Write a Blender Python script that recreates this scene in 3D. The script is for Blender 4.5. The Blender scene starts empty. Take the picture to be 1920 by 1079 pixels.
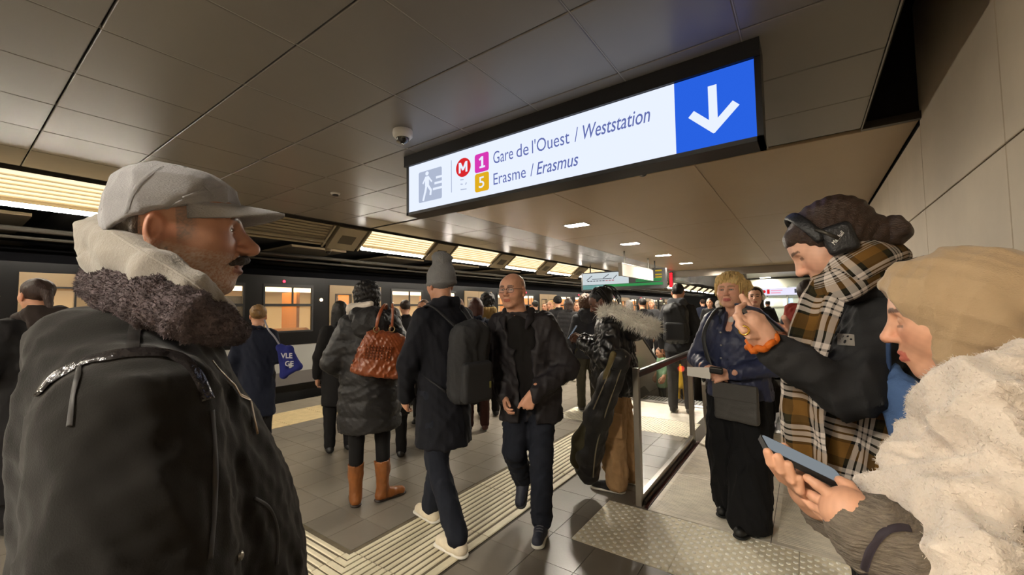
import bpy, math, random
import numpy as np
from mathutils import Vector, Matrix

# ---------------------------------------------------------------- camera, world, exposure
SC = bpy.context.scene
COL = SC.collection
CAM_Z = 1.5
_yaw, _pitch, _roll = np.radians([35.4756, 3.0229, -0.7565])
FPX = 772.25
_f = np.array([-math.sin(_yaw)*math.cos(_pitch), math.cos(_yaw)*math.cos(_pitch), math.sin(_pitch)])
_r = np.array([math.cos(_yaw), math.sin(_yaw), 0.0])
_u = np.cross(_r, _f)
_r, _u = _r*math.cos(_roll)+_u*math.sin(_roll), -_r*math.sin(_roll)+_u*math.cos(_roll)
CAMP = np.array([0, 0, CAM_Z])
cam_data = bpy.data.cameras.new('camera')
cam_data.sensor_width = 36.0
cam_data.lens = FPX/1920*36.0
cam_data.clip_start = 0.02
cam = bpy.data.objects.new('camera', cam_data)
COL.objects.link(cam)
cam.matrix_world = Matrix(((_r[0], _u[0], -_f[0], CAMP[0]), (_r[1], _u[1], -_f[1], CAMP[1]),
                           (_r[2], _u[2], -_f[2], CAMP[2]), (0, 0, 0, 1)))
SC.camera = cam
world = bpy.data.worlds.new('station_world')
SC.world = world
world.use_nodes = True
world.node_tree.nodes['Background'].inputs[0].default_value = (0.30, 0.27, 0.22, 1)
world.node_tree.nodes['Background'].inputs[1].default_value = 0.02
SC.view_settings.view_transform = 'Standard'
SC.view_settings.look = 'None'
SC.view_settings.gamma = 1.0
SC.view_settings.use_curve_mapping = False
SC.view_settings.exposure = 0.82
SC.cycles.use_denoising = True
SC.cycles.max_bounces = 8
SC.cycles.diffuse_bounces = 5
SC.cycles.sample_clamp_indirect = 4.0
TUBE_W = 125.0        # emission of the fluorescent tubes
LOUVRE_W = 0.62
DOWN_W = 380.0        # emission of the ceiling downlights
SIGN_W = 0.64

def ray(x, y):
    return _f + _r*(x-960)/FPX - _u*(y-539.5)/FPX
def at(x, y, d):
    """point seen at photo pixel (x, y) at depth d along the optical axis"""
    return CAMP + ray(x, y)*d
def onz(x, y, z=0.0):
    d = ray(x, y)
    return CAMP + d*((z-CAM_Z)/d[2])

# ---------------------------------------------------------------- materials
MATS = {}
def lin(c):
    """sRGB 0-255 triple to linear"""
    o = []
    for v in c:
        v = v/255.0
        o.append(v/12.92 if v <= 0.04045 else ((v+0.055)/1.055)**2.4)
    return tuple(o)
def mat(name, c, rough=0.6, metal=0.0, bump=None, var=None, emit=0.0, spec=0.5, sheen=0.0, attr=None, coat=0.0, alpha=None, trans=0.0):
    """procedural material; c sRGB 0-255; bump=(scale, strength, stretch); var=(scale, amount)"""
    if name in MATS:
        return MATS[name]
    m = bpy.data.materials.new(name)
    m.use_nodes = True
    nt = m.node_tree
    b = nt.nodes['Principled BSDF']
    col = lin(c)
    b.inputs['Base Color'].default_value = (*col, 1)
    b.inputs['Roughness'].default_value = rough
    b.inputs['Metallic'].default_value = metal
    b.inputs['Specular IOR Level'].default_value = spec
    b.inputs['Sheen Weight'].default_value = sheen
    b.inputs['Coat Weight'].default_value = coat
    b.inputs['Transmission Weight'].default_value = trans
    if alpha is not None:
        b.inputs['Alpha'].default_value = alpha
    if emit:
        b.inputs['Emission Color'].default_value = (*col, 1)
        b.inputs['Emission Strength'].default_value = emit
    tc = nt.nodes.new('ShaderNodeTexCoord')
    src = None
    if attr:
        a = nt.nodes.new('ShaderNodeAttribute')
        a.attribute_name = attr
        src = a.outputs['Color']
        nt.links.new(src, b.inputs['Base Color'])
    if var:
        n = nt.nodes.new('ShaderNodeTexNoise')
        n.inputs['Scale'].default_value = var[0]
        n.inputs['Detail'].default_value = 5
        n.inputs['Roughness'].default_value = 0.6
        if len(var) > 2:
            mp = nt.nodes.new('ShaderNodeMapping')
            mp.inputs['Scale'].default_value = var[2]
            nt.links.new(tc.outputs['Object'], mp.inputs[0])
            nt.links.new(mp.outputs[0], n.inputs['Vector'])
        else:
            nt.links.new(tc.outputs['Object'], n.inputs['Vector'])
        mr = nt.nodes.new('ShaderNodeMapRange')
        mr.inputs['From Min'].default_value = 0.3
        mr.inputs['From Max'].default_value = 0.7
        mr.inputs['To Min'].default_value = 1-var[1]
        mr.inputs['To Max'].default_value = 1+var[1]
        nt.links.new(n.outputs['Fac'], mr.inputs['Value'])
        mx = nt.nodes.new('ShaderNodeMix')
        mx.data_type = 'RGBA'
        mx.blend_type = 'MULTIPLY'
        mx.inputs['Factor'].default_value = 1
        mx.inputs['A'].default_value = (*col, 1)
        if src is not None:
            nt.links.new(src, mx.inputs['A'])
        cb = nt.nodes.new('ShaderNodeCombineColor')
        for i in range(3):
            nt.links.new(mr.outputs[0], cb.inputs[i])
        nt.links.new(cb.outputs[0], mx.inputs['B'])
        nt.links.new(mx.outputs['Result'], b.inputs['Base Color'])
    if bump:
        n = nt.nodes.new('ShaderNodeTexNoise')
        n.inputs['Scale'].default_value = bump[0]
        n.inputs['Detail'].default_value = 3
        if len(bump) > 2:
            mp = nt.nodes.new('ShaderNodeMapping')
            mp.inputs['Scale'].default_value = bump[2]
            nt.links.new(tc.outputs['Object'], mp.inputs[0])
            nt.links.new(mp.outputs[0], n.inputs['Vector'])
        else:
            nt.links.new(tc.outputs['Object'], n.inputs['Vector'])
        bp = nt.nodes.new('ShaderNodeBump')
        bp.inputs['Strength'].default_value = bump[1]
        bp.inputs['Distance'].default_value = 0.01
        nt.links.new(n.outputs['Fac'], bp.inputs['Height'])
        nt.links.new(bp.outputs[0], b.inputs['Normal'])
    MATS[name] = m
    return m
def emitter(name, c, w):
    m = bpy.data.materials.new(name)
    m.use_nodes = True
    nt = m.node_tree
    nt.nodes.clear()
    e = nt.nodes.new('ShaderNodeEmission')
    e.inputs[0].default_value = (*lin(c), 1)
    e.inputs[1].default_value = w
    o = nt.nodes.new('ShaderNodeOutputMaterial')
    nt.links.new(e.outputs[0], o.inputs[0])
    MATS[name] = m
    return m

# ---------------------------------------------------------------- objects
def wloc(o):
    v = np.zeros(3)
    while o is not None:
        v = v + np.array(o.location)
        o = o.parent
    return v
def empty(name, loc, label=None, cat=None, group=None, kind=None):
    o = bpy.data.objects.new(name, None)
    o.empty_display_size = 0.1
    COL.objects.link(o)
    o.location = [float(v) for v in loc]
    tag(o, label, cat, group, kind)
    return o
def tag(o, label=None, cat=None, group=None, kind=None):
    if label: o['label'] = label
    if cat: o['category'] = cat
    if group: o['group'] = group
    if kind: o['kind'] = kind
    return o
def mk(name, V, F, m, parent=None, smooth=False, colors=None, uv=None, mi=None, autosmooth=None):
    """link world-space geometry as ONE mesh object under parent"""
    V = np.asarray(V, dtype=np.float64).reshape(-1, 3)
    off = wloc(parent) if parent is not None else V.mean(0)*np.array([1, 1, 0]) + np.array([0, 0, V[:, 2].min()])
    me = bpy.data.meshes.new(name)
    me.from_pydata((V-off).tolist(), [], F if isinstance(F, list) else F.tolist())
    ms = m if isinstance(m, (list, tuple)) else [m]
    for x in ms:
        me.materials.append(x)
    if mi is not None:
        me.polygons.foreach_set('material_index', np.asarray(mi, dtype=np.int32))
    if smooth:
        me.polygons.foreach_set('use_smooth', np.ones(len(me.polygons), dtype=bool))
    if colors is not None:
        a = me.color_attributes.new('Col', 'FLOAT_COLOR', 'POINT')
        cc = np.ones((len(V), 4), dtype=np.float32)
        cc[:, :3] = colors
        a.data.foreach_set('color', cc.ravel())
    if uv is not None:
        a = me.attributes.new('uvw', 'FLOAT_VECTOR', 'POINT')
        u3 = np.zeros((len(V), 3), dtype=np.float32)
        u3[:, :uv.shape[1]] = uv
        a.data.foreach_set('vector', u3.ravel())
    me.update()
    if autosmooth:
        try:
            me.set_sharp_from_angle(angle=math.radians(autosmooth))
        except Exception:
            pass
    o = bpy.data.objects.new(name, me)
    COL.objects.link(o)
    if parent is not None:
        o.parent = parent
    else:
        o.location = off.tolist()
    return o
class MB:
    """collects shapes into one mesh"""
    def __init__(s):
        s.v = []; s.f = []; s.m = []
    def add(s, V, F, mi=0):
        n = len(s.v)
        s.v += [tuple(map(float, p)) for p in V]
        s.f += [tuple(int(i)+n for i in q) for q in F]
        s.m += [mi]*len(F)
        return s
    def box(s, x0, x1, y0, y1, z0, z1, mi=0):
        V = [(x, y, z) for z in (z0, z1) for y in (y0, y1) for x in (x0, x1)]
        return s.add(V, [(0, 2, 3, 1), (4, 5, 7, 6), (0, 1, 5, 4), (2, 6, 7, 3), (0, 4, 6, 2), (1, 3, 7, 5)], mi)
    def chbox(s, x0, x1, y0, y1, z0, z1, c, mi=0):
        """box with all edges chamfered by c"""
        V = []
        for z, e in ((z0, c), (z0+c, 0), (z1-c, 0), (z1, c)):
            V += [(x0+e+c, y0+e, z), (x1-e-c, y0+e, z), (x1-e, y0+e+c, z), (x1-e, y1-e-c, z), (x1-e-c, y1-e, z), (x0+e+c, y1-e, z), (x0+e, y1-e-c, z), (x0+e, y0+e+c, z)]
        F = [tuple(range(7, -1, -1)), tuple(range(24, 32))]
        for k in range(3):
            for i in range(8):
                j = (i+1) % 8
                F.append((k*8+i, k*8+j, k*8+8+j, k*8+8+i))
        return s.add(V, F, mi)
    def prism(s, pts, axis, a, b, mi=0):
        """extrude 2D polygon along axis ('x','y','z') from a to b"""
        n = len(pts)
        def P(p, t):
            return {'x': (t, p[0], p[1]), 'y': (p[0], t, p[1]), 'z': (p[0], p[1], t)}[axis]
        V = [P(p, a) for p in pts]+[P(p, b) for p in pts]
        F = [tuple(range(n-1, -1, -1)), tuple(range(n, 2*n))]+[(i, (i+1) % n, n+(i+1) % n, n+i) for i in range(n)]
        return s.add(V, F, mi)
    def tube(s, path, r, n=8, mi=0, closed=False, flat=None, up=None):
        V, F = tube_mesh(path, r, n, closed, flat, up)
        return s.add(V, F, mi)
    def lathe(s, prof, c, axis=(0, 0, 1), n=24, mi=0):
        """profile [(r, h)] turned about axis through c"""
        ax = np.array(axis, float); ax /= np.linalg.norm(ax)
        a = np.cross(ax, [1, 0, 0] if abs(ax[0]) < .9 else [0, 1, 0]); a /= np.linalg.norm(a)
        b = np.cross(ax, a)
        V = []
        for r, h in prof:
            for i in range(n):
                t = 2*math.pi*i/n
                V.append(np.array(c)+ax*h+(a*math.cos(t)+b*math.sin(t))*r)
        F = []
        for k in range(len(prof)-1):
            for i in range(n):
                j = (i+1) % n
                F.append((k*n+i, k*n+j, k*n+n+j, k*n+n+i))
        F.append(tuple(range(n-1, -1, -1)))
        F.append(tuple(range((len(prof)-1)*n, len(prof)*n)))
        return s.add(V, F, mi)
    def build(s, name, m, parent=None, smooth=False, autosmooth=None):
        return mk(name, s.v, s.f, m, parent, smooth or bool(autosmooth), mi=s.m if isinstance(m, (list, tuple)) else None, autosmooth=autosmooth)
def frames(path, up=None):
    P = np.asarray(path, float)
    T = np.gradient(P, axis=0)
    T /= np.linalg.norm(T, axis=1)[:, None]+1e-12
    N = np.zeros_like(P)
    if up is not None:
        U = np.asarray(up, float)
        U = np.broadcast_to(U, P.shape)
        N = U-(U*T).sum(1)[:, None]*T
    else:
        n = np.cross(T[0], [0, 0, 1.0])
        if np.linalg.norm(n) < .1:
            n = np.cross(T[0], [1.0, 0, 0])
        for i in range(len(P)):
            n = n-(n@T[i])*T[i]
            n /= np.linalg.norm(n)
            N[i] = n
    N /= np.linalg.norm(N, axis=1)[:, None]+1e-12
    return P, T, N, np.cross(T, N)
def tube_mesh(path, r, n=8, closed=False, flat=None, up=None):
    """tube along path; r scalar or list; flat = thickness ratio along the frame normal"""
    P, T, N, B = frames(path, up)
    m = len(P)
    R = np.broadcast_to(np.asarray(r, float), (m,))
    fl = 1.0 if flat is None else flat
    ang = np.arange(n)*2*math.pi/n
    V = P[:, None, :]+R[:, None, None]*(np.cos(ang)[None, :, None]*N[:, None, :]*fl+np.sin(ang)[None, :, None]*B[:, None, :])
    F = []
    for k in range(m-1):
        for i in range(n):
            j = (i+1) % n
            F.append((k*n+i, k*n+j, k*n+n+j, k*n+n+i))
    if closed:
        for i in range(n):
            j = (i+1) % n
            F.append(((m-1)*n+i, (m-1)*n+j, j, i))
    else:
        F.append(tuple(range(n-1, -1, -1)))
        F.append(tuple(range((m-1)*n, m*n)))
    return V.reshape(-1, 3), F
def smooth_path(pts, n=24):
    """Catmull-Rom through pts"""
    P = np.asarray(pts, float)
    Q = np.vstack([2*P[0]-P[1], P, 2*P[-1]-P[-2]])
    t = np.linspace(0, len(P)-1, n)
    i = np.minimum(t.astype(int), len(P)-2)
    u = (t-i)[:, None]
    a, b, c, d = Q[i], Q[i+1], Q[i+2], Q[i+3]
    return 0.5*((2*b)+(c-a)*u+(2*a-5*b+4*c-d)*u**2+(3*b-a-3*c+d)*u**3)
def dup(o, loc, parent=None, name=None):
    c = o.copy()
    COL.objects.link(c)
    c.location = loc
    if parent is not None:
        c.parent = parent
    return c
def text_mesh(txt, size, shear=0.0, bold=0.0):
    cu = bpy.data.curves.new('lettering', 'FONT')
    cu.body = txt
    cu.size = size
    cu.shear = shear
    cu.offset = bold
    cu.resolution_u = 3
    ob = bpy.data.objects.new('lettering', cu)
    COL.objects.link(ob)
    bpy.context.view_layer.update()
    me = bpy.data.meshes.new_from_object(ob.evaluated_get(bpy.context.evaluated_depsgraph_get()))
    V = np.array([v.co for v in me.vertices]).reshape(-1, 3)
    F = [tuple(p.vertices) for p in me.polygons]
    COL.objects.unlink(ob)
    bpy.data.objects.remove(ob)
    bpy.data.meshes.remove(me)
    return V, F
def put_text(txt, size, org, ax, ay, m, parent, name='lettering', shear=0.0, bold=0.0, width=None):
    V, F = text_mesh(txt, size, shear, bold)
    if width:
        V[:, 0] *= width/(V[:, 0].max()-V[:, 0].min())
    W = np.array(org)+V[:, :1]*np.array(ax)+V[:, 1:2]*np.array(ay)
    return mk(name, W, F, m, parent)
RNG = np.random.default_rng(7)
# ---------------------------------------------------------------- surface materials
M_TILE = mat('floor_tile_ceramic', (116, 109, 99), 0.34, bump=(60, 0.05), var=(2.2, 0.10), spec=0.4)
M_GROUT = mat('floor_grout', (70, 64, 56), 0.9)
M_CREAM = mat('tactile_cream', (216, 207, 180), 0.55, bump=(90, 0.1), var=(9, 0.10))
M_GROOVE = mat('tactile_groove_dirt', (96, 86, 68), 0.85, var=(12, 0.2))
M_YEL = mat('edge_strip_yellow', (206, 184, 138), 0.6, bump=(60, 0.2), var=(9, 0.12))
M_COPE = mat('edge_coping_grey', (142, 132, 116), 0.6, bump=(50, 0.15), var=(6, 0.12))
M_PANEL = mat('ceiling_panel_grey', (122, 118, 113), 0.36, var=(0.8, 0.05), spec=0.5)
M_BACK = mat('ceiling_void_dark', (22, 20, 19), 0.9)
M_TBAR = mat('ceiling_seam_light', (172, 168, 162), 0.4)
M_BEIGE = mat('ceiling_beige_panel', (172, 152, 122), 0.42, var=(0.7, 0.06))
M_SOFFIT = mat('soffit_metal', (150, 142, 132), 0.22, metal=0.6, bump=(3, 0.12, (0.3, 6, 1)))
M_WALL = mat('wall_concrete_panel', (186, 172, 150), 0.62, bump=(14, 0.06), var=(1.6, 0.10))
M_STEEL = mat('brushed_steel', (168, 164, 156), 0.32, metal=0.9, bump=(8, 0.05, (1, 1, 30)))
M_DARKSTEEL = mat('dark_steel', (70, 66, 60), 0.4, metal=0.7)
M_BLACK = mat('black_plastic', (20, 20, 21), 0.45)
M_RUBBER = mat('black_rubber', (16, 16, 17), 0.35)
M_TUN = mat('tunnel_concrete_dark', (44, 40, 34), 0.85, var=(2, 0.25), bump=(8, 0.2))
M_TRK = mat('track_bed_ballast', (26, 23, 20), 0.95, bump=(30, 0.6))
M_HOUS = mat('light_housing_grey', (146, 136, 116), 0.5)

# ---------------------------------------------------------------- floor
PITCH = 0.3035
XJ, YJ = -1.138, 2.466            # a joint crossing read off the photograph
STRIP_X = (-2.385, -1.762)
BR_Y = (0.955, 1.572)
PLATE1 = (-1.03, 0.71, 3.125, 5.9)
HOLE1 = (-0.92, 0.06, 5.9, 12.0)
PLATE2 = (-2.36, -1.2, 5.74, 6.75)
HOLE2 = (-2.3, -1.24, 6.75, 12.6)
DOTS1 = (-1.313, 0.52, 2.47, 3.115)
DOTS2 = (-2.92, -1.16, 5.07, 5.735)
SKIP = [(-2.387, -1.76, 0.955, 5.07), (-5.67, -2.38, 0.955, 1.572), PLATE1, HOLE1, PLATE2, HOLE2, DOTS1, DOTS2, (-1.2, -0.9, 5.0, 12.0), (-2.42, -2.3, 6.5, 12.6), (0.06, 0.25, 5.0, 12.0)]
floor = MB()
for x0, x1, y0, y1 in [(-7.1, 0.75, -4, 5.9), (-7.1, -2.3, 5.9, 45), (-2.3, -0.92, 5.9, 6.75), (-1.24, -0.92, 6.75, 12.6), (0.06, 0.75, 5.9, 12), (-0.92, 0.75, 12, 45), (-2.3, -0.92, 12.6, 45)]:
    floor.box(x0, x1, y0, y1, -0.30, -0.005)
FLOOR = floor.build('floor', M_GROUT)
tag(FLOOR, kind='structure', label='grey tiled platform floor')
tiles = []
g = 0.004
i0 = int(math.floor((-5.66-XJ)/PITCH)); i1 = int(math.ceil((0.73-XJ)/PITCH))
for i in range(i0, i1):
    for j in range(int((-3.0-YJ)/PITCH), int((40-YJ)/PITCH)):
        x0, x1 = max(XJ+i*PITCH, -5.655), min(XJ+(i+1)*PITCH, 0.728)
        y0, y1 = YJ+j*PITCH, YJ+(j+1)*PITCH
        rects = [(x0, x1, y0, y1)]
        for s in SKIP:
            nr = []
            for a in rects:
                if a[0] >= s[1]-1e-6 or a[1] <= s[0]+1e-6 or a[2] >= s[3]-1e-6 or a[3] <= s[2]+1e-6:
                    nr.append(a); continue
                if a[0] < s[0]: nr.append((a[0], s[0], a[2], a[3]))
                if a[1] > s[1]: nr.append((s[1], a[1], a[2], a[3]))
                b0, b1 = max(a[0], s[0]), min(a[1], s[1])
                if a[2] < s[2]: nr.append((b0, b1, a[2], s[2]))
                if a[3] > s[3]: nr.append((b0, b1, s[3], a[3]))
            rects = nr
        for a in rects:
            if a[1]-a[0] > 0.03 and a[3]-a[2] > 0.03:
                tiles.append(a)
def vis(a):
    c = np.array([(a[0]+a[1])/2, (a[2]+a[3])/2, 0])-CAMP
    d = c@_f
    if d < 0.5: return 1e6+abs(d)
    px, py = 960+FPX*(c@_r)/d, 539.5-FPX*(c@_u)/d
    return d if -80 < px < 2000 and py < 1160 else 1e5+d
tiles.sort(key=vis)
near, rest = tiles[:300], tiles[300:]
tmesh = {}
def tile_mesh(w, h, cv):
    key = (round(w, 3), round(h, 3))
    if key not in tmesh:
        mb = MB().box(-w/2, w/2, -h/2, h/2, -0.012, 0)
        me = bpy.data.meshes.new('floor_tile')
        me.from_pydata(mb.v, [], mb.f)
        me.materials.append(M_TILE)
        tmesh[key] = me
    return tmesh[key]
fl = wloc(FLOOR)
for a in near:
    o = bpy.data.objects.new('floor_tile', tile_mesh(a[1]-a[0]-g, a[3]-a[2]-g, 0))
    COL.objects.link(o)
    o.parent = FLOOR
    o.location = ((a[0]+a[1])/2-fl[0], (a[2]+a[3])/2-fl[1], -fl[2])
mb = MB()
for a in rest:
    mb.box(a[0]+g/2, a[1]-g/2, a[2]+g/2, a[3]-g/2, -0.012, 0)
tag(mb.build('far_floor_tiles', M_TILE, FLOOR), kind='stuff')

# ---------------------------------------------------------------- tactile paving
def rib_tile(x0, x1, y0, y1, along, border):
    mb = MB()
    mb.box(x0+.0015, x1-.0015, y0+.0015, y1-.0015, -0.012, 0.0005, 1)
    a0, a1 = (x0, x1) if along == 'y' else (y0, y1)
    n = 11
    e0, e1 = a0+(border[0]), a1-(border[1])
    p = (e1-e0)/n
    def rib(s0, s1):
        if along == 'y':
            mb.prism([(s0, 0), (s0+.006, .0055), (s1-.006, .0055), (s1, 0)], 'y', y0+.003, y1-.003, 0)
        else:
            mb.prism([(s0, 0), (s0+.006, .0055), (s1-.006, .0055), (s1, 0)], 'x', x0+.003, x1-.003, 0)
    for k in range(n):
        c = e0+(k+.5)*p
        rib(c-.017, c+.017)
    for s0, s1 in ((a0+.002, e0-.012), (e1+.012, a1-.002)):
        if s1-s0 > .02:
            rib(s0, s1)
    return mb
gs = empty('tactile_guide_path', (-2.07, 3, 0), 'cream ribbed tactile guide path running along the platform past the dotted warning slab', 'tactile paving')
L = 0.6
for k in range(0, 6):
    y0 = BR_Y[1]+k*L
    rib_tile(STRIP_X[0], STRIP_X[1], y0, min(y0+L, 5.065), 'y', (0.03, 0.075)).build('ribbed_tile', [M_CREAM, M_GROOVE], gs)
# mitred corner tile: two triangular halves
mb = MB()
x0, x1, y0, y1 = STRIP_X[0], STRIP_X[1], BR_Y[0], BR_Y[1]
mb.box(x0, x1, y0, y1, -0.012, 0.0005, 1)
n = 11; p = (x1-x0-.105)/n
for k in range(n):
    t = .03+(k+.5)*p
    for lo in (0,):
        s0, s1 = t-.017, t+.017
        # leg parallel to y on the far side of the mitre, leg parallel to x on the other
        mb.prism([(x0+s0, y1-.003), (x0+s0, y1-s0), (x0+s1, y1-s1), (x0+s1, y1-.003)], 'z', 0, .0055, 0)
        mb.prism([(x0+.003, y1-s0), (x0+.003, y1-s1), (x0+s1, y1-s1), (x0+s0, y1-s0)], 'z', 0, .0055, 0)
mb.build('mitred_corner_tile', [M_CREAM, M_GROOVE], gs)
bs = empty('tactile_guide_path', (-4, 1.26, 0), 'cream ribbed tactile branch leading from the mitred corner towards the platform edge', 'tactile paving')
for k in range(6):
    x1 = STRIP_X[0]-k*L
    rib_tile(max(x1-L, -5.65), x1, BR_Y[0], BR_Y[1], 'x', (0.075, 0.03)).build('ribbed_tile', [M_CREAM, M_GROOVE], bs)
def dot_tile(x0, x1, y0, y1, parent, seg=8, jit=0):
    mb = MB().box(x0+.001, x1-.001, y0+.001, y1-.001, -0.012, 0.0008)
    p = 0.0667
    nx, ny = max(1, round((x1-x0)/p)), max(1, round((y1-y0)/p))
    for i in range(nx):
        for j in range(ny):
            for oo in (0, .5):
                cx = x0+(i+.25+oo)*(x1-x0)/nx; cy = y0+(j+.25+oo)*(y1-y0)/ny
                mb.lathe([(.0125, .0005), (.0115, .0045), (.007, .0062)], (cx, cy, 0), n=seg, mi=1)
    o = mb.build('dotted_tile', [M_CREAM2, M_DOT], parent)
    return o
M_CREAM2 = mat('tactile_slab_cream', (230, 221, 196), 0.6, bump=(120, 0.12), var=(22, 0.16))
M_DOT = mat('tactile_dot_worn', (244, 240, 228), 0.4)
ds = empty('dotted_warning_slab', (-0.4, 2.8, 0), 'cream dotted warning slab in front of the ribbed escalator landing plate', 'tactile paving')
for x0, x1 in ((-1.313, -0.704), (-0.704, -0.095), (-0.095, 0.514)):
    dot_tile(x0, x1, DOTS1[2], DOTS1[3], ds, 10)
ds2 = empty('dotted_warning_slab', (-2.0, 5.4, 0), 'cream dotted warning slab at the foot of the backpack man on the farther landing', 'tactile paving')
for k in range(3):
    x0 = DOTS2[0]+k*.587
    dot_tile(x0, x0+.585, DOTS2[2], DOTS2[3], ds2, 6)

# ---------------------------------------------------------------- platform edge
pe = empty('platform_edge_strip', (-6.0, 5, 0), 'pale yellow grooved safety strip with a grey coping along the track', 'platform edge')
for k in range(0, 46):
    y0 = -2+k*0.6
    mb = MB().box(-6.448, -5.662, y0+.002, y0+.598, -.012, .001)
    if k < 20:
        for q in range(13):
            x = -6.43+q*.06
            mb.prism([(x, 0), (x+.008, .005), (x+.03, .005), (x+.038, 0)], 'y', y0+.01, y0+.59)
    mb.build('edge_tile', M_YEL, pe)
for k in range(0, 23):
    y0 = -2+k*1.2
    MB().chbox(-7.13, -6.452, y0+.002, y0+1.196, -.12, .002, .006).build('coping_stone', M_COPE, pe)

# ---------------------------------------------------------------- ceiling
ZC = 2.84
CE = MB().box(-5.86, 0.42, -6, 4.10, ZC+.03, ZC+.06).box(-5.86, -3.86, 4.10, 45, ZC+.03, ZC+.06).build('ceiling', M_BACK)
tag(CE, kind='structure')
cl = wloc(CE)
CP = 0.6075
xl = [0.397-CP*k for k in range(0, 11)]
yl = [1.62+CP*k for k in range(-12, 5)]
pm = {}
def panel(x0, x1, y0, y1, m, parent, name='ceiling_panel', z=ZC, th=.02):
    gx, gy = .003, .004
    key = (round(x1-x0, 3), round(y1-y0, 3), m.name)
    if key not in pm:
        w, h = (x1-x0)/2-gx, (y1-y0)/2-gy
        mbb = MB().chbox(-w, w, -h, h, 0, th, .004)
        me = bpy.data.meshes.new(name)
        me.from_pydata(mbb.v, [], mbb.f)
        me.materials.append(m)
        pm[key] = me
    o = bpy.data.objects.new(name, pm[key])
    COL.objects.link(o)
    o.parent = parent
    pl = wloc(parent)
    o.location = ((x0+x1)/2-pl[0], (y0+y1)/2-pl[1], z-pl[2])
    return o
for i in range(10):
    x1, x0 = xl[i], max(xl[i+1], -5.85)
    if i == 10: break
    for j in range(len(yl)-1):
        y0, y1 = yl[j], yl[j+1]
        if y0 < 4.05:
            y1 = min(y1, 4.095)
            if y1-y0 > .05: panel(x0, x1, y0, y1, M_PANEL, CE)
    if x1 < -3.8:
        for j in range(18):
            y0 = 4.10+j*CP*2
            panel(x0, min(x1, -3.862), y0, y0+CP*2, M_PANEL, CE)
for i in range(1, 10):     # light seam between panel rows
    MB().box(xl[i]-.0022, xl[i]+.0022, -5.6, 4.09, ZC+.003, ZC+.02).build('seam_bar', M_TBAR, CE)
# edge trim of the ceiling beside the dark void
MB().box(.397, .405, -6, 4.1, ZC, ZC+.16).build('edge_trim', M_PANEL, CE)
BC = MB().box(-3.86, .74, 4.115, 16.0, ZC+.028, ZC+.05).build('ceiling', M_BACK)
tag(BC, kind='structure')
bx = [-3.855, -2.33, -0.805, 0.727]
for i in range(3):
    for j in range(4):
        panel(bx[i], bx[i+1], 4.12+j*2.95, 4.12+(j+1)*2.95, M_BEIGE, BC, 'beige_ceiling_panel', z=ZC-.004, th=.03)
# dark transverse beam over the void beside the wall
MB().box(.40, .74, 4.07, 4.115, ZC-.004, ZC+.05).build('edge_trim', M_DARKSTEEL, BC)
vo = MB().box(.40, .44, -6, 4.1, ZC+.16, ZC+1.0).box(.40, 1.0, 4.14, 4.2, ZC+.06, ZC+1.0).box(.3, 1.1, -6, 4.2, ZC+1.0, ZC+1.05).build('trim_1', M_BACK)
tag(vo, kind='structure')
# far soffit, lower, of glossy metal
so = MB().box(-4.2, .74, 16.0, 16.06, 2.62, 2.9).box(-4.2, .74, 16.0, 45, 2.60, 2.62).build('trim_2', M_SOFFIT)
tag(so, kind='structure')
# far wall
MBw = MB().box(-7.1, .75, 44.5, 44.7, 0, 3.2).build('wall_back', M_TUN)
tag(MBw, kind='structure')
# wall behind the photographer
MBw = MB().box(-7.1, .75, -6.1, -6.0, -.3, 4).build('wall_front', M_WALL)
tag(MBw, kind='structure')

# ---------------------------------------------------------------- right wall of concrete panels
WR = MB().box(.745, .85, -6, 45, -.3, ZC+1.05).build('wall_right', M_BACK)
tag(WR, kind='structure')
wl = wloc(WR)
for k in range(-6, 14):
    y0 = 2.666+k*1.4685
    for z0, z1 in ((0, .72), (.72, 2.188), (2.188, 3.7)):
        if z0 > 2 and y0 > 4: z1 = ZC-.03
        MB().chbox(.73, .75, y0+.004, y0+1.4645, z0+.004, z1-.004, .003).build('wall_panel', M_WALL, WR)

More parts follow.
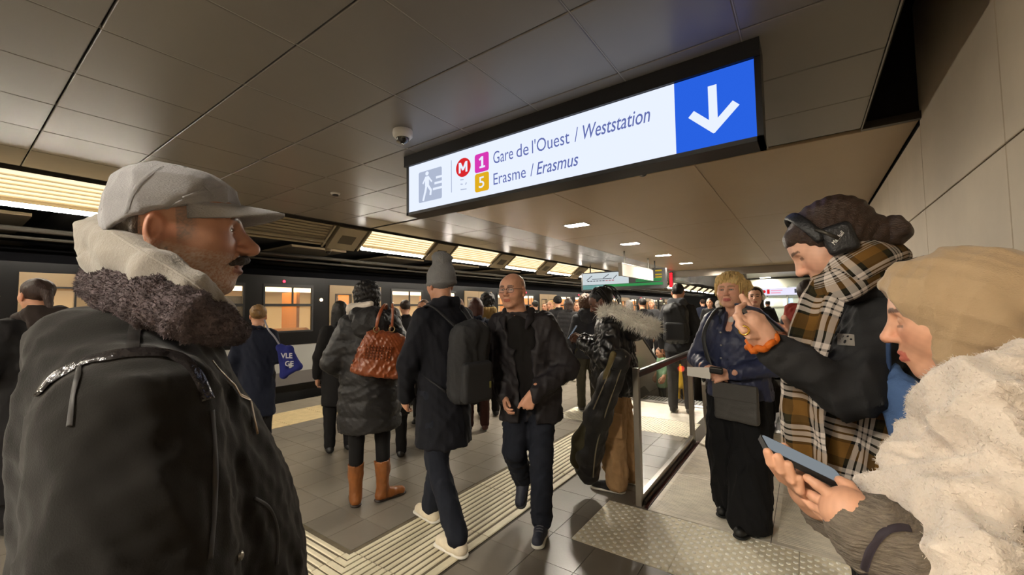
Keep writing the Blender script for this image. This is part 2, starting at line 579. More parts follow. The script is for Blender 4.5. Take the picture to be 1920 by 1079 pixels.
# ---------------------------------------------------------------- strip lights over the platform edge
M_TUBE = emitter('fluorescent_tube_glow', (255, 246, 230), TUBE_W)
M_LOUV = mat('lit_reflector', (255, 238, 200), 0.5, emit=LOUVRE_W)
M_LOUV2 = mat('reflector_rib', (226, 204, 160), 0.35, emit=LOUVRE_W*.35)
M_BLADE = mat('added_blade_white', (226, 214, 186), .5)
M_OFF = mat('unlit_reflector', (150, 138, 114), 0.5)
XU, ZU, XL_, ZL = -5.86, 2.83, -6.22, 2.56   # upper and lower edge of the sloping face
def face_pt(t, off=0.0):
    nx, nz = (ZL-ZU), -(XL_-XU)
    n = math.hypot(nx, nz)
    # outward normal points to the platform and down
    nx, nz = -nx/n, -nz/n
    return (XU+(XL_-XU)*t+nx*off, ZU+(ZL-ZU)*t+nz*off)
def strip_light(y0, lit, label, far=False):
    e = empty('strip_light', (-6.05, y0+.7, 2.56), label, 'ceiling light', 'strip lights over the platform edge')
    y1 = y0+1.43
    # trough
    a, b, c = face_pt(0, 0), face_pt(1, 0), (XL_-.02, ZU+.02)
    MB().prism([face_pt(.03, -.01), face_pt(.97, -.01), face_pt(.9, -.06), face_pt(.1, -.06)], 'y', y0, y1).build('reflector', M_LOUV if lit else M_OFF, e)
    if not far:
        for t in (.12, .24, .36, .48, .60, .72):
            MB().prism([face_pt(t, -.012), face_pt(t+.025, -.012), face_pt(t+.025, .006), face_pt(t, .006)], 'y', y0+.02, y1-.02).build('louvre', M_LOUV2 if lit else M_HOUS, e)
    p = face_pt(.93, .012)
    f0 = face_pt(.80, -.01)
    MB().prism([f0, (f0[0]+.012, f0[1]+.014), (p[0]+.105, p[1]+.018), (p[0]+.108, p[1]+.010)], 'y', y0, y1).build('added_shade_blade', M_BLADE, e)  # invented blade, added to keep the tube's light off the ceiling
    MB().tube([(p[0], y0+.03, p[1]), (p[0], y1-.03, p[1])], .017, 10).build('tube', M_TUBE if lit else M_OFF, e, smooth=True)
    for yy in (y0-.03, y1):
        MB().prism([face_pt(-.02, .02), face_pt(1.05, .02), face_pt(1.0, -.08), face_pt(0, -.08)], 'y', yy, yy+.03).build('end_cap', M_HOUS, e)
    # bevelled junction box up to the next fitting
    yj0, yj1 = y1+.03, y0+2.10-.03
    jb = MB()
    jb.prism([face_pt(-.02, .03), face_pt(1.06, .03), face_pt(1.0, -.1), face_pt(0, -.1)], 'y', yj0+.06, yj1-.06)
    o = jb.build('junction_box', M_HOUS, e)
    if not far:
        MB().prism([face_pt(.35, .034), face_pt(.75, .034), face_pt(.75, .02), face_pt(.35, .02)], 'y', yj0+.18, yj1-.18).build('access_cover', M_DARKSTEEL, o)
    return e
SL = {0: 'glowing strip light behind the grey cap of the man in the shearling jacket', 2: 'first glowing strip light after the unlit one, above the woman with brown boots', 3: 'glowing strip light right above the grey knitted beanie', 4: 'glowing strip light above the bald head, second after the beanie', 5: 'glowing strip light next before the hanging line map display', 1: 'dark unlit strip light between two glowing ones over the platform edge'}
for k in range(-2, 18):
    y0 = 4.2+2.1*(k-2)
    lit = (k != 1)
    strip_light(y0, lit, SL.get(k, 'distant glowing strip light in the row beyond the hanging line map display' if k > 1 else 'glowing strip light in the row behind the photographer'), far=k > 7)
# fascia behind the lights and dark concrete over the track
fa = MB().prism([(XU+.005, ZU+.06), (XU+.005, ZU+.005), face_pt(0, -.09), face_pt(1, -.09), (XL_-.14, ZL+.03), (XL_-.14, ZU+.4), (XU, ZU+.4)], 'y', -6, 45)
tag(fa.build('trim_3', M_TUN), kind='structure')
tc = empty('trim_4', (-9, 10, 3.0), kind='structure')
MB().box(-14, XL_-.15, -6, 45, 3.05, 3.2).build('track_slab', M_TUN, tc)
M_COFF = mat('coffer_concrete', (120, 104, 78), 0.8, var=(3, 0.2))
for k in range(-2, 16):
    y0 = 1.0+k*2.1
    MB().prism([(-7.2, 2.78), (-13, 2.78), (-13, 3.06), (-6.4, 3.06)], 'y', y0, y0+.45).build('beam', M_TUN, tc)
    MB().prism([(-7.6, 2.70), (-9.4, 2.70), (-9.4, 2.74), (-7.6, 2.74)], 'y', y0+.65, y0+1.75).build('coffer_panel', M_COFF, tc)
MB().tube([(-6.9, -5, 2.44), (-6.9, 44, 2.44)], .03, 8).build('cable_pipe', M_DARKSTEEL, tc)
MB().tube([(-7.0, -5, 2.36), (-7.0, 44, 2.36)], .018, 8).build('cable_pipe', M_DARKSTEEL, tc)
tb = MB().box(-14, -7.1, -6, 45, -1.3, -1.1).box(-7.12, -7.08, -6, 45, -1.1, -.12).build('trim_5', M_TRK)
tag(tb, kind='structure')
wlf = MB().box(-14.2, -14, -6, 45, -1.3, 3.2).build('wall_left', M_TUN)
tag(wlf, kind='structure')

# ---------------------------------------------------------------- downlights
M_DOWN = emitter('downlight_glow', (255, 245, 228), DOWN_W)
def downlight(x, y, z, label, group, w=.34, h=.20):
    e = empty('downlight', (x, y, z-.02), label, 'ceiling light', group)
    mb = MB()
    for a in ((-w/2-.02, -w/2, -h/2-.02, h/2+.02), (w/2, w/2+.02, -h/2-.02, h/2+.02), (-w/2, w/2, -h/2-.02, -h/2), (-w/2, w/2, h/2, h/2+.02)):
        mb.box(x+a[0], x+a[1], y+a[2], y+a[3], z-.012, z)
    mb.build('bezel', M_STEEL, e)
    MB().box(x-w/2, x+w/2, y-h/2, y+h/2, z-.008, z-.001).build('diffuser', M_DOWN, e)
for k in range(4):
    downlight(-2.93, 5.92+2.45*k, ZC-.004, 'rectangular downlight glowing in the beige ceiling over the landings', 'downlights in the beige ceiling')
for y in (18.6, 26.0):
    downlight(-1.24, y, 2.60, 'rectangular downlight glowing in the glossy metal soffit', 'downlights in the glossy soffit')
for x, y in ((-0.9, -1.6), (-0.9, -3.8), (-3.4, -2.6)):
    downlight(x, y, ZC, 'rectangular downlight in the grey ceiling behind the photographer', 'downlights behind the photographer')
# ---------------------------------------------------------------- backlit direction sign
Y_S = 2.352
sg = empty('direction_sign', (-1.45, 2.42, 2.33), 'long backlit direction sign with black case and blue arrow panel', 'sign')
MB().box(-2.80, -.135, Y_S-.02, Y_S+.17, 2.745, ZC).build('top_case', M_BLACK, sg)
MB().box(-2.772, -.142, Y_S+.001, Y_S+.15, 2.325, 2.745).build('lightbox', M_BLACK, sg)
fr = MB()
fr.box(-2.775, -2.752, Y_S-.012, Y_S+.16, 2.318, 2.745).box(-.163, -.135, Y_S-.012, Y_S+.16, 2.318, 2.745).box(-2.775, -.135, Y_S-.012, Y_S+.16, 2.318, 2.342)
fr.build('frame', M_BLACK, sg)
M_SW = emitter('sign_white_glow', (222, 230, 248), SIGN_W)
M_SB = emitter('sign_blue_glow', (38, 92, 214), SIGN_W*1.0)
M_SG = emitter('sign_grey_print', (170, 180, 202), SIGN_W*.95)
M_SN = emitter('sign_navy_print', (100, 112, 176), SIGN_W*.85)
M_SR = emitter('sign_red_print', (216, 40, 44), SIGN_W*.9)
M_SP = emitter('sign_pink_print', (214, 56, 178), SIGN_W*.9)
M_SY = emitter('sign_yellow_print', (224, 172, 30), SIGN_W*.9)
XB = -.548
MB().box(-2.752, XB, Y_S-.004, Y_S, 2.342, 2.742).build('white_face', M_SW, sg)
MB().box(XB, -.163, Y_S-.004, Y_S, 2.342, 2.742).build('blue_face', M_SB, sg)
def flat(pts, m, name, dy=.002):
    n = len(pts)
    return mk(name, [(p[0], Y_S-.004-dy, p[1]) for p in pts]+[(p[0], Y_S-.004, p[1]) for p in pts],
              [tuple(range(n))]+[(i, (i+1) % n, n+(i+1) % n, n+i) for i in range(n)], m, sg)
def rrect(x0, x1, z0, z1, r, n=4):
    P = []
    for cx, cz, a in ((x1-r, z1-r, 0), (x0+r, z1-r, 90), (x0+r, z0+r, 180), (x1-r, z0+r, 270)):
        for k in range(n+1):
            t = math.radians(a+90*k/n)
            P.append((cx+r*math.cos(t), cz+r*math.sin(t)))
    return P
# arrow
cx = -.357
flat([(cx-.021, 2.668), (cx+.021, 2.668), (cx+.021, 2.44), (cx-.021, 2.44)], M_SW, 'arrow_shaft')
def bar(a, b, w):
    a, b = np.array(a), np.array(b); d = (b-a)/np.linalg.norm(b-a); n = np.array([-d[1], d[0]])*w/2
    return [tuple(a-n), tuple(b-n), tuple(b+n), tuple(a+n)]
flat(bar((cx+.012, 2.425), (cx-.108, 2.542), .042), M_SW, 'arrow_head')
flat(bar((cx-.012, 2.425), (cx+.108, 2.542), .042), M_SW, 'arrow_head', .003)
# stairs pictogram
flat(rrect(-2.627, -2.356, 2.405, 2.665, .014), M_SG, 'stairs_pictogram')
for k, z in enumerate((2.485, 2.53, 2.575)):
    flat([(-2.455+.018*k, z), (-2.345, z), (-2.345, z+.018), (-2.455+.018*k, z+.018)], M_SW, 'pictogram_step', .004)
t = np.linspace(0, 2*math.pi, 17)[:-1]
flat([(-2.525+.019*math.cos(a), 2.640+.017*math.sin(a)) for a in t], M_SW, 'pictogram_figure', .004)
for a, b, w in (((-2.525, 2.615), (-2.525, 2.535), .046), ((-2.532, 2.54), (-2.548, 2.48), .022), ((-2.548, 2.485), (-2.572, 2.415), .020), ((-2.517, 2.54), (-2.478, 2.49), .022), ((-2.478, 2.495), (-2.486, 2.45), .020), ((-2.508, 2.605), (-2.468, 2.56), .014), ((-2.542, 2.605), (-2.575, 2.56), .014)):
    flat(bar(a, b, w), M_SW, 'pictogram_figure', .004)
flat([(-2.252, 2.43), (-2.246, 2.43), (-2.246, 2.69), (-2.252, 2.69)], M_SG, 'divider_line')
AX, AZ = (1, 0, 0), (0, 0, 1)
yy = Y_S-.0075
flat([(-2.122+.076*math.cos(a), 2.605+.074*math.sin(a)) for a in np.linspace(0, 2*math.pi, 33)[:-1]], M_SR, 'metro_roundel')
def word(txt, x0, x1, z, cap, m, shear=0.0, bold=0.0, name='lettering'):
    V, F = text_mesh(txt, 1.0, shear, bold)
    V[:, 0] = (V[:, 0]-V[:, 0].min())/(V[:, 0].max()-V[:, 0].min())*(x1-x0)+x0
    mk(name, np.stack([V[:, 0], np.full(len(V), yy), V[:, 1]*cap/.70+z], 1), F, m, sg)
for a, b in (((-2.158, 2.565), (-2.158, 2.647)), ((-2.088, 2.565), (-2.088, 2.647)), ((-2.154, 2.643), (-2.123, 2.585)), ((-2.092, 2.643), (-2.123, 2.585))):
    flat(bar(a, b, .019), M_SW, 'letter_stroke', .0035+.0003*a[0])
flat(rrect(-2.004, -1.869, 2.532, 2.674, .018), M_SP, 'line_badge')
for a, b, w in (((-1.930, 2.562), (-1.930, 2.648), .019), ((-1.958, 2.626), (-1.930, 2.644), .015), ((-1.956, 2.568), (-1.904, 2.568), .013)):
    flat(bar(a, b, w), M_SW, 'numeral_stroke', .0035+w*.02)
flat(rrect(-2.004, -1.869, 2.384, 2.524, .018), M_SY, 'line_badge')
word('5', -1.964, -1.912, 2.412, .084, M_SW, bold=.008)
for w_, x0, x1 in (('Gare', -1.824, -1.646), ('de', -1.617, -1.515), ("l'Ouest", -1.487, -1.200), ('/', -1.163, -1.138)):
    word(w_, x0, x1, 2.566, .092, M_SN)
word('Weststation', -1.105, -.683, 2.566, .092, M_SN, shear=.22, bold=.006)
for w_, x0, x1 in (('Erasme', -1.824, -1.541), ('/', -1.503, -1.476)):
    word(w_, x0, x1, 2.410, .086, M_SN)
word('Erasmus', -1.453, -1.140, 2.410, .086, M_SN, shear=.22, bold=.006)
for a, b in (((-2.152, 2.512), (-2.12, 2.508)), ((-2.15, 2.478), (-2.13, 2.474)), ((-2.10, 2.465), (-2.09, 2.48)), ((-2.15, 2.435), (-2.09, 2.430))):
    flat(bar(a, b, .007), M_SG, 'worn_mark', .003)

# ---------------------------------------------------------------- dome cameras and detector
M_WHITE = mat('white_plastic', (206, 204, 198), 0.4)
M_DOME = mat('smoked_dome', (16, 16, 18), 0.08, coat=0.5)
def dome(x, y, s, label):
    e = empty('dome_camera', (x, y, ZC-.09*s), label, 'security camera')
    MB().lathe([(.075*s, 0), (.078*s, -.02*s), (.076*s, -.045*s), (.060*s, -.062*s)], (x, y, ZC-.001), n=28).build('base', M_WHITE, e, autosmooth=50)
    ax = np.array([-.1, -.25, -1])
    MB().lathe([(.052*s, .0), (.05*s, .015*s), (.042*s, .033*s), (.028*s, .046*s), (.008*s, .052*s)], np.array([x, y, ZC-.052*s]), axis=ax, n=24).build('dome', M_DOME, e, smooth=True)
    MB().lathe([(.016*s, 0), (.016*s, .015*s)], np.array([x-.01*s, y-.03*s, ZC-.085*s]), axis=ax, n=12).build('lens_ring', M_STEEL, e, smooth=False)
dome(-2.39, 1.98, .95, 'white dome security camera fixed beside the end of the direction sign')
dome(-1.21, 3.86, .95, 'white dome security camera behind the lower edge of the direction sign')
e = empty('smoke_detector', (-4.28, 2.59, ZC-.04), 'small white smoke detector on the dark ceiling beside the cap brim', 'smoke detector')
MB().lathe([(.052, 0), (.05, -.012), (.04, -.02)], (-4.28, 2.59, ZC), n=20).build('base', M_WHITE, e, autosmooth=40)
MB().lathe([(.034, -.02), (.032, -.035), (.012, -.04)], (-4.28, 2.59, ZC), n=20).build('sensor', M_BLACK, e, autosmooth=40)
e = empty('dome_camera', (-6.3, 3.7, 2.44), 'tiny dome camera under the junction box beside the unlit strip light', 'security camera')
MB().lathe([(.05, .12), (.05, .05), (.045, .04)], (-6.3, 3.7, 2.44), n=16).build('base', M_HOUS, e)
MB().lathe([(.04, .04), (.035, .015), (.015, 0)], (-6.3, 3.7, 2.44), n=16).build('dome', M_DOME, e, smooth=True)

# ---------------------------------------------------------------- information displays in the distance
e = empty('information_display', (-4.5, 12.0, 2.05), 'wide hanging display with a lit line map and dark timetable panel', 'display')
M_MAP = emitter('display_white_glow', (206, 216, 220), .55)
M_GRN = emitter('display_green_glow', (60, 150, 84), .5)
M_TEAL = emitter('display_teal_glow', (120, 170, 165), .45)
M_AMB = emitter('display_amber_glow', (206, 176, 40), .5)
M_PINK = emitter('display_red_print', (200, 110, 120), .45)
M_DKP = emitter('display_dark_print', (110, 110, 120), .3)
def dbox(x0, x1, z0, z1, name, m, y0=11.885, y1=11.9):
    MB().box(x0, x1, y0, y1, z0, z1).build(name, m, e)
dbox(-5.775, -3.185, 2.04, 2.617, 'case', M_BLACK, 11.9, 12.08)
dbox(-5.72, -4.24, 2.225, 2.58, 'map_panel', M_MAP)
dbox(-5.72, -4.99, 2.085, 2.215, 'footer_panel', M_TEAL)
dbox(-4.98, -3.26, 2.14, 2.215, 'green_row', M_GRN)
for z in (2.25, 2.295):
    dbox(-4.03, -3.29, z, z+.032, 'green_row', M_GRN)
for z in (2.34, 2.415, 2.525):
    dbox(-3.46, -3.28, z, z+.036, 'amber_text', M_AMB)
for a_, b_ in (((-5.58, 2.37), (-5.40, 2.505)), ((-5.40, 2.397), (-4.76, 2.397)), ((-5.03, 2.415), (-4.85, 2.525)), ((-4.71, 2.387), (-4.59, 2.49))):
    P = bar(a_, b_, .020)
    mk('map_line', [(p[0], 11.88, p[1]) for p in P]+[(p[0], 11.886, p[1]) for p in P], [(0, 1, 2, 3), (0, 4, 5, 1), (1, 5, 6, 2), (2, 6, 7, 3), (3, 7, 4, 0)], M_DKP, e)
for k in range(9):
    dbox(-5.56+.10*k, -5.56+.10*k+.073, 2.324, 2.351, 'map_text', M_PINK if k > 5 else M_DKP, 11.88, 11.886)
for x in (-5.5, -3.5):
    MB().tube([(x, 11.99, 2.617), (x, 11.99, ZC+.01)], .02, 8).build('hanger', M_BLACK, e)
e = empty('hanging_panel', (-3.44, 10.3, 2.22), 'glossy white hanging panel seen edge-on beside the timetable display', 'hanging sign')
M_GLW = mat('glossy_white_panel', (214, 206, 198), 0.12)
MB().box(-3.475, -3.41, 9.16, 11.52, 2.238, 2.517).build('board', M_GLW, e)
MB().box(-3.485, -3.40, 9.12, 9.16, 2.23, 2.535).build('end_frame', M_DARKSTEEL, e)
MB().box(-3.485, -3.40, 9.16, 11.52, 2.517, 2.54).build('top_rail', M_DARKSTEEL, e)
for y in (9.4, 11.2):
    MB().tube([(-3.44, y, 2.54), (-3.44, y, ZC+.0)], .018, 8).build('hanger', M_DARKSTEEL, e)
e = empty('red_reflection_streak', (-4.03, 15.8, 2.22), 'narrow vertical streak of red reflection built as glowing segments below the beige ceiling', 'reflection streak')  # red reflection on the far ceiling, added as a box with glowing segments
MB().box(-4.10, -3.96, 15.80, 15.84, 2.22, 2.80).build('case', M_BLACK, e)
M_RED = emitter('red_reflection_glow', (255, 30, 40), 1.6)
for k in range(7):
    MB().box(-4.08, -3.98, 15.79, 15.80, 2.24+.078*k, 2.24+.078*k+.062).build('streak_segment', M_RED, e)

# ---------------------------------------------------------------- lit glass kiosk at the end of the hall
k_ = empty('glass_kiosk', (-.7, 19.5, 0), 'bright glass-fronted room with a lit sign at the end of the hall', 'kiosk')
M_KIN = emitter('kiosk_interior_glow', (176, 184, 160), .45)
M_KG = mat('kiosk_frame', (150, 152, 140), .35, metal=.4)
M_KGL = mat('kiosk_glass', (226, 236, 224), .05, alpha=.22, spec=.6)
MB().box(-1.9, .7, 21.0, 21.1, 0, 2.5).build('rear_wall', mat('kiosk_wall', (206, 208, 190), .6), k_)
MB().box(-1.8, .6, 19.4, 20.8, 1.86, 1.88).build('ceiling_light', M_KIN, k_)
MB().box(-1.9, .7, 19.0, 21, 2.25, 2.55).build('header', M_KG, k_)
MB().box(-1.44, -.12, 18.96, 19.0, 1.91, 2.19).build('lit_sign', emitter('kiosk_sign_glow', (226, 224, 246), .62), k_)
MB().lathe([(.06, 0), (.06, .01)], (-1.33, 18.955, 2.06), axis=(0, -1, 0), n=16).build('roundel', M_SR, k_)
MB().box(-1.23, -1.14, 18.945, 18.96, 1.97, 2.14).build('line_badge', M_SR, k_)
for z, w in ((2.07, .38), (1.98, .32)):
    MB().box(-1.10, -1.10+w, 18.945, 18.96, z, z+.045).build('sign_text', emitter('kiosk_print%d' % int(z*100), (210, 150, 170), .8), k_)
MB().box(-.34, -.18, 18.945, 18.96, 1.98, 2.13).build('pictogram', M_DKP, k_)
for x in (-1.9, -1.25, -.6, .05, .66):
    MB().box(x, x+.05, 19.0, 19.06, 0, 2.25).build('mullion', M_KG, k_)
for z in (.9, 1.45):
    MB().box(-1.9, .7, 19.0, 19.05, z, z+.04).build('transom', M_KG, k_)
for x in (-1.85, -1.2, -.55, .1):
    MB().box(x, x+.6, 19.02, 19.03, 0.02, 2.25).build('pane', M_KGL, k_)
MB().box(-1.7, .5, 20.2, 20.7, 0, 1.0).build('counter', mat('kiosk_counter', (120, 126, 110), .5), k_)
for x in (-1.5, -.8, -.2):
    MB().box(x, x+.35, 20.95, 21.0, 1.5, 1.8).build('screen', emitter('kiosk_screen%d' % int(abs(x)*10), (150, 190, 230), .9), k_)

# ---------------------------------------------------------------- escalators
M_PLATE = mat('landing_plate_metal', (220, 212, 196), 0.45, metal=0.15, bump=(10, 0.2, (2, 40, 1)), var=(7, 0.16, (1, 2.5, 1)))
M_MAROON = mat('maroon_skirt', (66, 26, 24), .5)
M_STEP = mat('step_grey', (92, 90, 86), .5, metal=.4)
def plates(parent, xs, ys, rib):
    for i in range(len(xs)-1):
        for j in range(len(ys)-1):
            x0, x1, y0, y1 = xs[i]+.002, xs[i+1]-.002, ys[j]+.002, ys[j+1]-.002
            mb = MB().box(x0, x1, y0, y1, -.012, .002)
            n = int((x1-x0-.04)/.021)
            if rib:
                m_ = int((y1-y0-.06)/.022)
                for q in range(m_):
                    y = y0+.04+q*.022
                    mb.prism([(y, .002), (y+.003, .0045), (y+.009, .0045), (y+.012, .002)], 'x', x0+.03, x1-.03)
            mb.build('landing_plate', M_PLATE, parent)
def escalator(x0, x1, yc, ystart, label, ypl, xpl, flat_len, rib, lamp, sides=(-1, 1)):
    """x0..x1 step width; yc comb line; ystart newel front; descends along +y"""
    e = empty('escalator', ((x0+x1)/2, yc, 0), label, 'escalator')
    plates(e, xpl, ypl, rib)
    mb = MB()
    mb.box(x0, x1, yc-.12, yc, .002, .012)
    n = int((x1-x0)/.03)
    for q in range(n):
        x = x0+.01+q*.03
        mb.box(x, x+.012, yc, yc+.03, .0, .010)
    mb.build('comb_plate', M_STEEL, e)
    yf = yc+flat_len
    def zprof(y): return 0.0 if y < yf else -(y-yf)*math.tan(math.radians(30))
    k = 0
    y = yc
    while y < yf+4.2:
        z = zprof(y+.2)
        mb = MB().box(x0+.01, x1-.01, y+.003, y+.397, z-.20, z-.01)
        for q in range(int((x1-x0-.04)/.05)):
            xx = x0+.02+q*.05
            mb.box(xx, xx+.03, y+.008, y+.39, z-.01, z)
        mb.build('step', M_STEP, e)
        y += .4
    for s, xs in ((-1, x0), (1, x1)):
        if s not in sides: continue
        a, b = (xs-.02, xs-.10) if s < 0 else (xs+.02, xs+.10)
        xa, xb = min(a, b), max(a, b)
        prof = [(ystart+.16, .02), (ystart+.06, .3), (ystart+.02, .62), (ystart+.05, .82), (ystart+.14, .94), (ystart+.3, .98), (yf, .98), (yf+4.4, .98-4.4*math.tan(math.radians(30))), (yf+4.4, -3.0), (yc+.05, -.29), (ystart+.2, .02)]
        MB().prism(prof, 'x', xa+.02, xb-.02).build('balustrade', M_STEEL, e)
        MB().prism([(ystart+.3, .004), (ystart+.3, .16), (yf, .16), (yf+4.4, .16-4.4*math.tan(math.radians(30))), (yf+4.4, -3), (yc, -.29), (yc, .004)], 'x', xs-.02 if s < 0 else xs+.005, xs-.005 if s < 0 else xs+.02).build('skirt', M_DARKSTEEL, e)
        xm = (xa+xb)/2
        pth = smooth_path([(xm, ystart+.22, .62), (xm, ystart+.06, .66), (xm, ystart, .82), (xm, ystart+.08, .97), (xm, ystart+.28, 1.03), (xm, ystart+.8, 1.035), (xm, yf, 1.03), (xm, yf+1, 1.03-math.tan(math.radians(30))), (xm, yf+4.2, 1.03-4.2*math.tan(math.radians(30)))], 60)
        MB().tube(pth, .036, 10, flat=.7).build('handrail', M_RUBBER, e, smooth=True)
        if lamp and s < 0:
            MB().lathe([(.05, 0), (.05, .02), (.04, .025)], (xm, ystart-.005, .79), axis=(.12, -1, 0), n=20).build('lamp_bezel', M_STEEL, e)
            MB().lathe([(.036, .02), (.03, .034), (.012, .04)], (xm, ystart-.005, .79), axis=(.12, -1, 0), n=20).build('red_lamp', emitter('escalator_red_lamp', (255, 70, 50), 9), e, smooth=True)
            MB().box(xm-.045, xm+.045, ystart+.0, ystart+.03, .70, .88).build('lamp_plate', mat('lamp_plate_red', (150, 50, 40), .3), e)
    return e
escalator(-.92, .06, 5.9, 5.05, 'steel escalator with a glowing red lamp on its newel behind the blonde woman', [3.125, 3.96, 4.93, 5.78], [-1.02, -.244, .52, .72], .95, True, True)
escalator(-2.3, -1.24, 6.75, 6.55, 'farther steel escalator leading down below the man with the backpack', [5.74, 6.63], [-2.36, -1.2], .35, False, False, (-1,))
# pits below the escalators
pit = MB()
for x0, x1, y0, y1 in ((-.92, .06, 5.9, 12), (-2.3, -1.24, 6.75, 12.6)):
    pit.box(x0-.16, x0-.13, y0, y1, -4, -.02).box(x1+.13, x1+.16, y0, y1, -4, -.02).box(x0-.16, x1+.16, y1, y1+.05, -4, -.02).box(x0-.16, x1+.16, y0, y1, -4.05, -4)
tag(pit.build('trim_6', M_TUN), kind='structure')
# glass barrier beside the near landing
ba = empty('glass_barrier', (-1.09, 4.1, 0), 'low glass barrier with square steel post and slim black top rail', 'barrier')
MB().chbox(-1.113, -1.067, 3.14, 3.186, 0, 1.035, .003).build('post', M_STEEL, ba)
MB().chbox(-1.113, -1.067, 4.93, 4.976, 0, 1.0, .003).build('post', M_STEEL, ba)
MB().chbox(-1.115, -1.065, 3.16, 5.06, .955, 1.012, .012).build('top_rail', M_BLACK, ba)
MB().box(-1.108, -1.072, 3.186, 4.93, .0, .075).build('bottom_rail', M_STEEL, ba)
MB().box(-1.066, -1.05, 3.186, 4.93, .0, .03).build('kick_strip', M_DARKSTEEL, ba)
MB().box(-1.048, -1.022, 3.14, 5.0, .0, .006).build('maroon_strip', M_MAROON, ba)
M_GLASS = mat('barrier_glass', (200, 206, 200), .03, alpha=.10, spec=.6)
MB().box(-1.094, -1.086, 3.19, 4.925, .075, .955).build('pane', M_GLASS, ba)

# ---------------------------------------------------------------- metro train
tr = empty('metro_train', (-8.6, 8, -1.0), 'dark metro train with a pale grey lower band standing at the platform', 'train')
M_TDARK = mat('train_dark_paint', (11, 11, 13), .3, spec=.3)
M_TBAND = mat('train_pale_band', (150, 150, 146), .45, var=(1.2, .05))
M_TSTR = mat('train_grey_stripe', (96, 92, 90), .5)
M_TDOOR = mat('train_door_beige', (122, 102, 74), .5)
M_TIN = mat('train_interior_cream', (226, 206, 170), .6)
M_TOR = mat('train_interior_orange', (206, 128, 50), .5)
M_TLIT = emitter('train_ceiling_light', (255, 226, 176), 3.0)
M_TGL = mat('train_glass', (190, 180, 160), .04, alpha=.15, spec=.6)
X0 = -7.3
PT = 3.76
Yb, Ye = -3.16, 30.0
mb = MB().box(X0-.06, X0-.005, Yb, Ye, .25, .93)
mb.build('pale_band', M_TBAND, tr)
MB().box(X0-.004, X0+.0, Yb, Ye, .25, .47).build('grey_stripe', M_TSTR, tr)
MB().box(X0-2.3, X0-.3, Yb, Ye, -.7, .25).build('underframe', M_BLACK, tr)
MB().prism([(X0, 1.98), (X0, 2.12), (X0-.18, 2.32), (X0-.6, 2.42), (X0-2.1, 2.42), (X0-2.5, 2.12), (X0-2.5, 1.98)], 'y', Yb, Ye).build('roof', M_TDARK, tr)
MB().box(X0-2.5, X0-2.44, Yb, Ye, .25, 2.0).build('rear_side', M_TIN, tr)
MB().box(X0-2.4, X0-.07, Yb, Ye, .25, .30).build('cabin_floor', M_TSTR, tr)
MB().box(X0-1.7, X0-.9, Yb, Ye, 1.93, 1.97).build('cabin_light', M_TLIT, tr)
doors, wins = [], []
for k in range(-1, 8):
    yb = .55+k*PT
    doors.append((yb, yb+1.15))
    wins += [(yb+1.42, yb+2.33), (yb+2.60, yb+3.45)]
def solid(a, b):
    if b-a > .01:
        MB().box(X0-.06, X0, a, b, .93, 1.98).build('side_panel', M_TDARK, tr)
prev = Yb
for a, b, kind in sorted([(a, b, 'd') for a, b in doors]+[(a, b, 'w') for a, b in wins]):
    if b > Ye or a < Yb: continue
    solid(prev, a)
    if kind == 'w':
        MB().box(X0-.06, X0, a, b, .93, 1.15).build('side_panel', M_TDARK, tr)
        w = MB().box(X0-.03, X0+.012, a, b, 1.15, 1.18).box(X0-.03, X0+.012, a, b, 1.93, 1.98).box(X0-.03, X0+.012, a, a+.03, 1.18, 1.93).box(X0-.03, X0+.012, b-.03, b, 1.18, 1.93)
        w.box(X0-.03, X0+.014, a, b, 1.60, 1.645).box(X0-.025, X0+.01, (a+b)/2+.05, (a+b)/2+.07, 1.645, 1.93)
        wo = w.build('window', M_BLACK, tr)
        MB().box(X0-.02, X0-.012, a+.03, b-.03, 1.18, 1.60).build('pane', M_TGL, wo)
        MB().box(X0-.02, X0-.012, a+.03, b-.03, 1.645, 1.93).build('pane', M_TGL, wo)
    else:
        for q, (c, d) in enumerate(((a, (a+b)/2-.004), ((a+b)/2+.004, b))):
            dm = MB().box(X0-.05, X0+.018, c, d, .28, 1.28).box(X0-.05, X0+.018, c, d, 1.82, 2.0).box(X0-.05, X0+.018, c, c+.13, 1.28, 1.82).box(X0-.05, X0+.018, d-.13, d, 1.28, 1.82)
            do = dm.build('door_leaf', M_TDOOR, tr)
            MB().box(X0-.02, X0-.01, c+.13, d-.13, 1.28, 1.82).build('pane', M_TGL, do)
            MB().box(X0+.018, X0+.022, c+.11, d-.11, 1.26, 1.28).box(X0+.018, X0+.022, c+.11, d-.11, 1.82, 1.84).box(X0+.018, X0+.022, c+.11, c+.13, 1.28, 1.82).box(X0+.018, X0+.022, d-.13, d-.11, 1.28, 1.82).build('gasket', M_BLACK, do)
    prev = b
solid(prev, Ye)
for a, b in doors:
    MB().box(X0-1.6, X0-1.0, b+.02, b+.08, .30, 1.9).build('partition', M_TOR, tr)
    MB().box(X0-1.6, X0-1.0, a-.10, a-.04, .30, 1.9).build('partition', M_TOR, tr)
    MB().tube([(X0-.7, (a+b)/2, .3), (X0-.7, (a+b)/2, 1.93)], .018, 8).build('grab_pole', mat('grab_pole_orange', (220, 140, 60), .3), tr)
for a, b in wins:
    MB().chbox(X0-.55, X0-.12, a, b, .30, .75, .03).chbox(X0-.22, X0-.10, a, b, .75, 1.22, .03).build('seat', M_TOR, tr)
    MB().box(X0-2.44, X0-2.43, a+.1, b-.1, 1.2, 1.85).build('far_window', M_BLACK, tr)
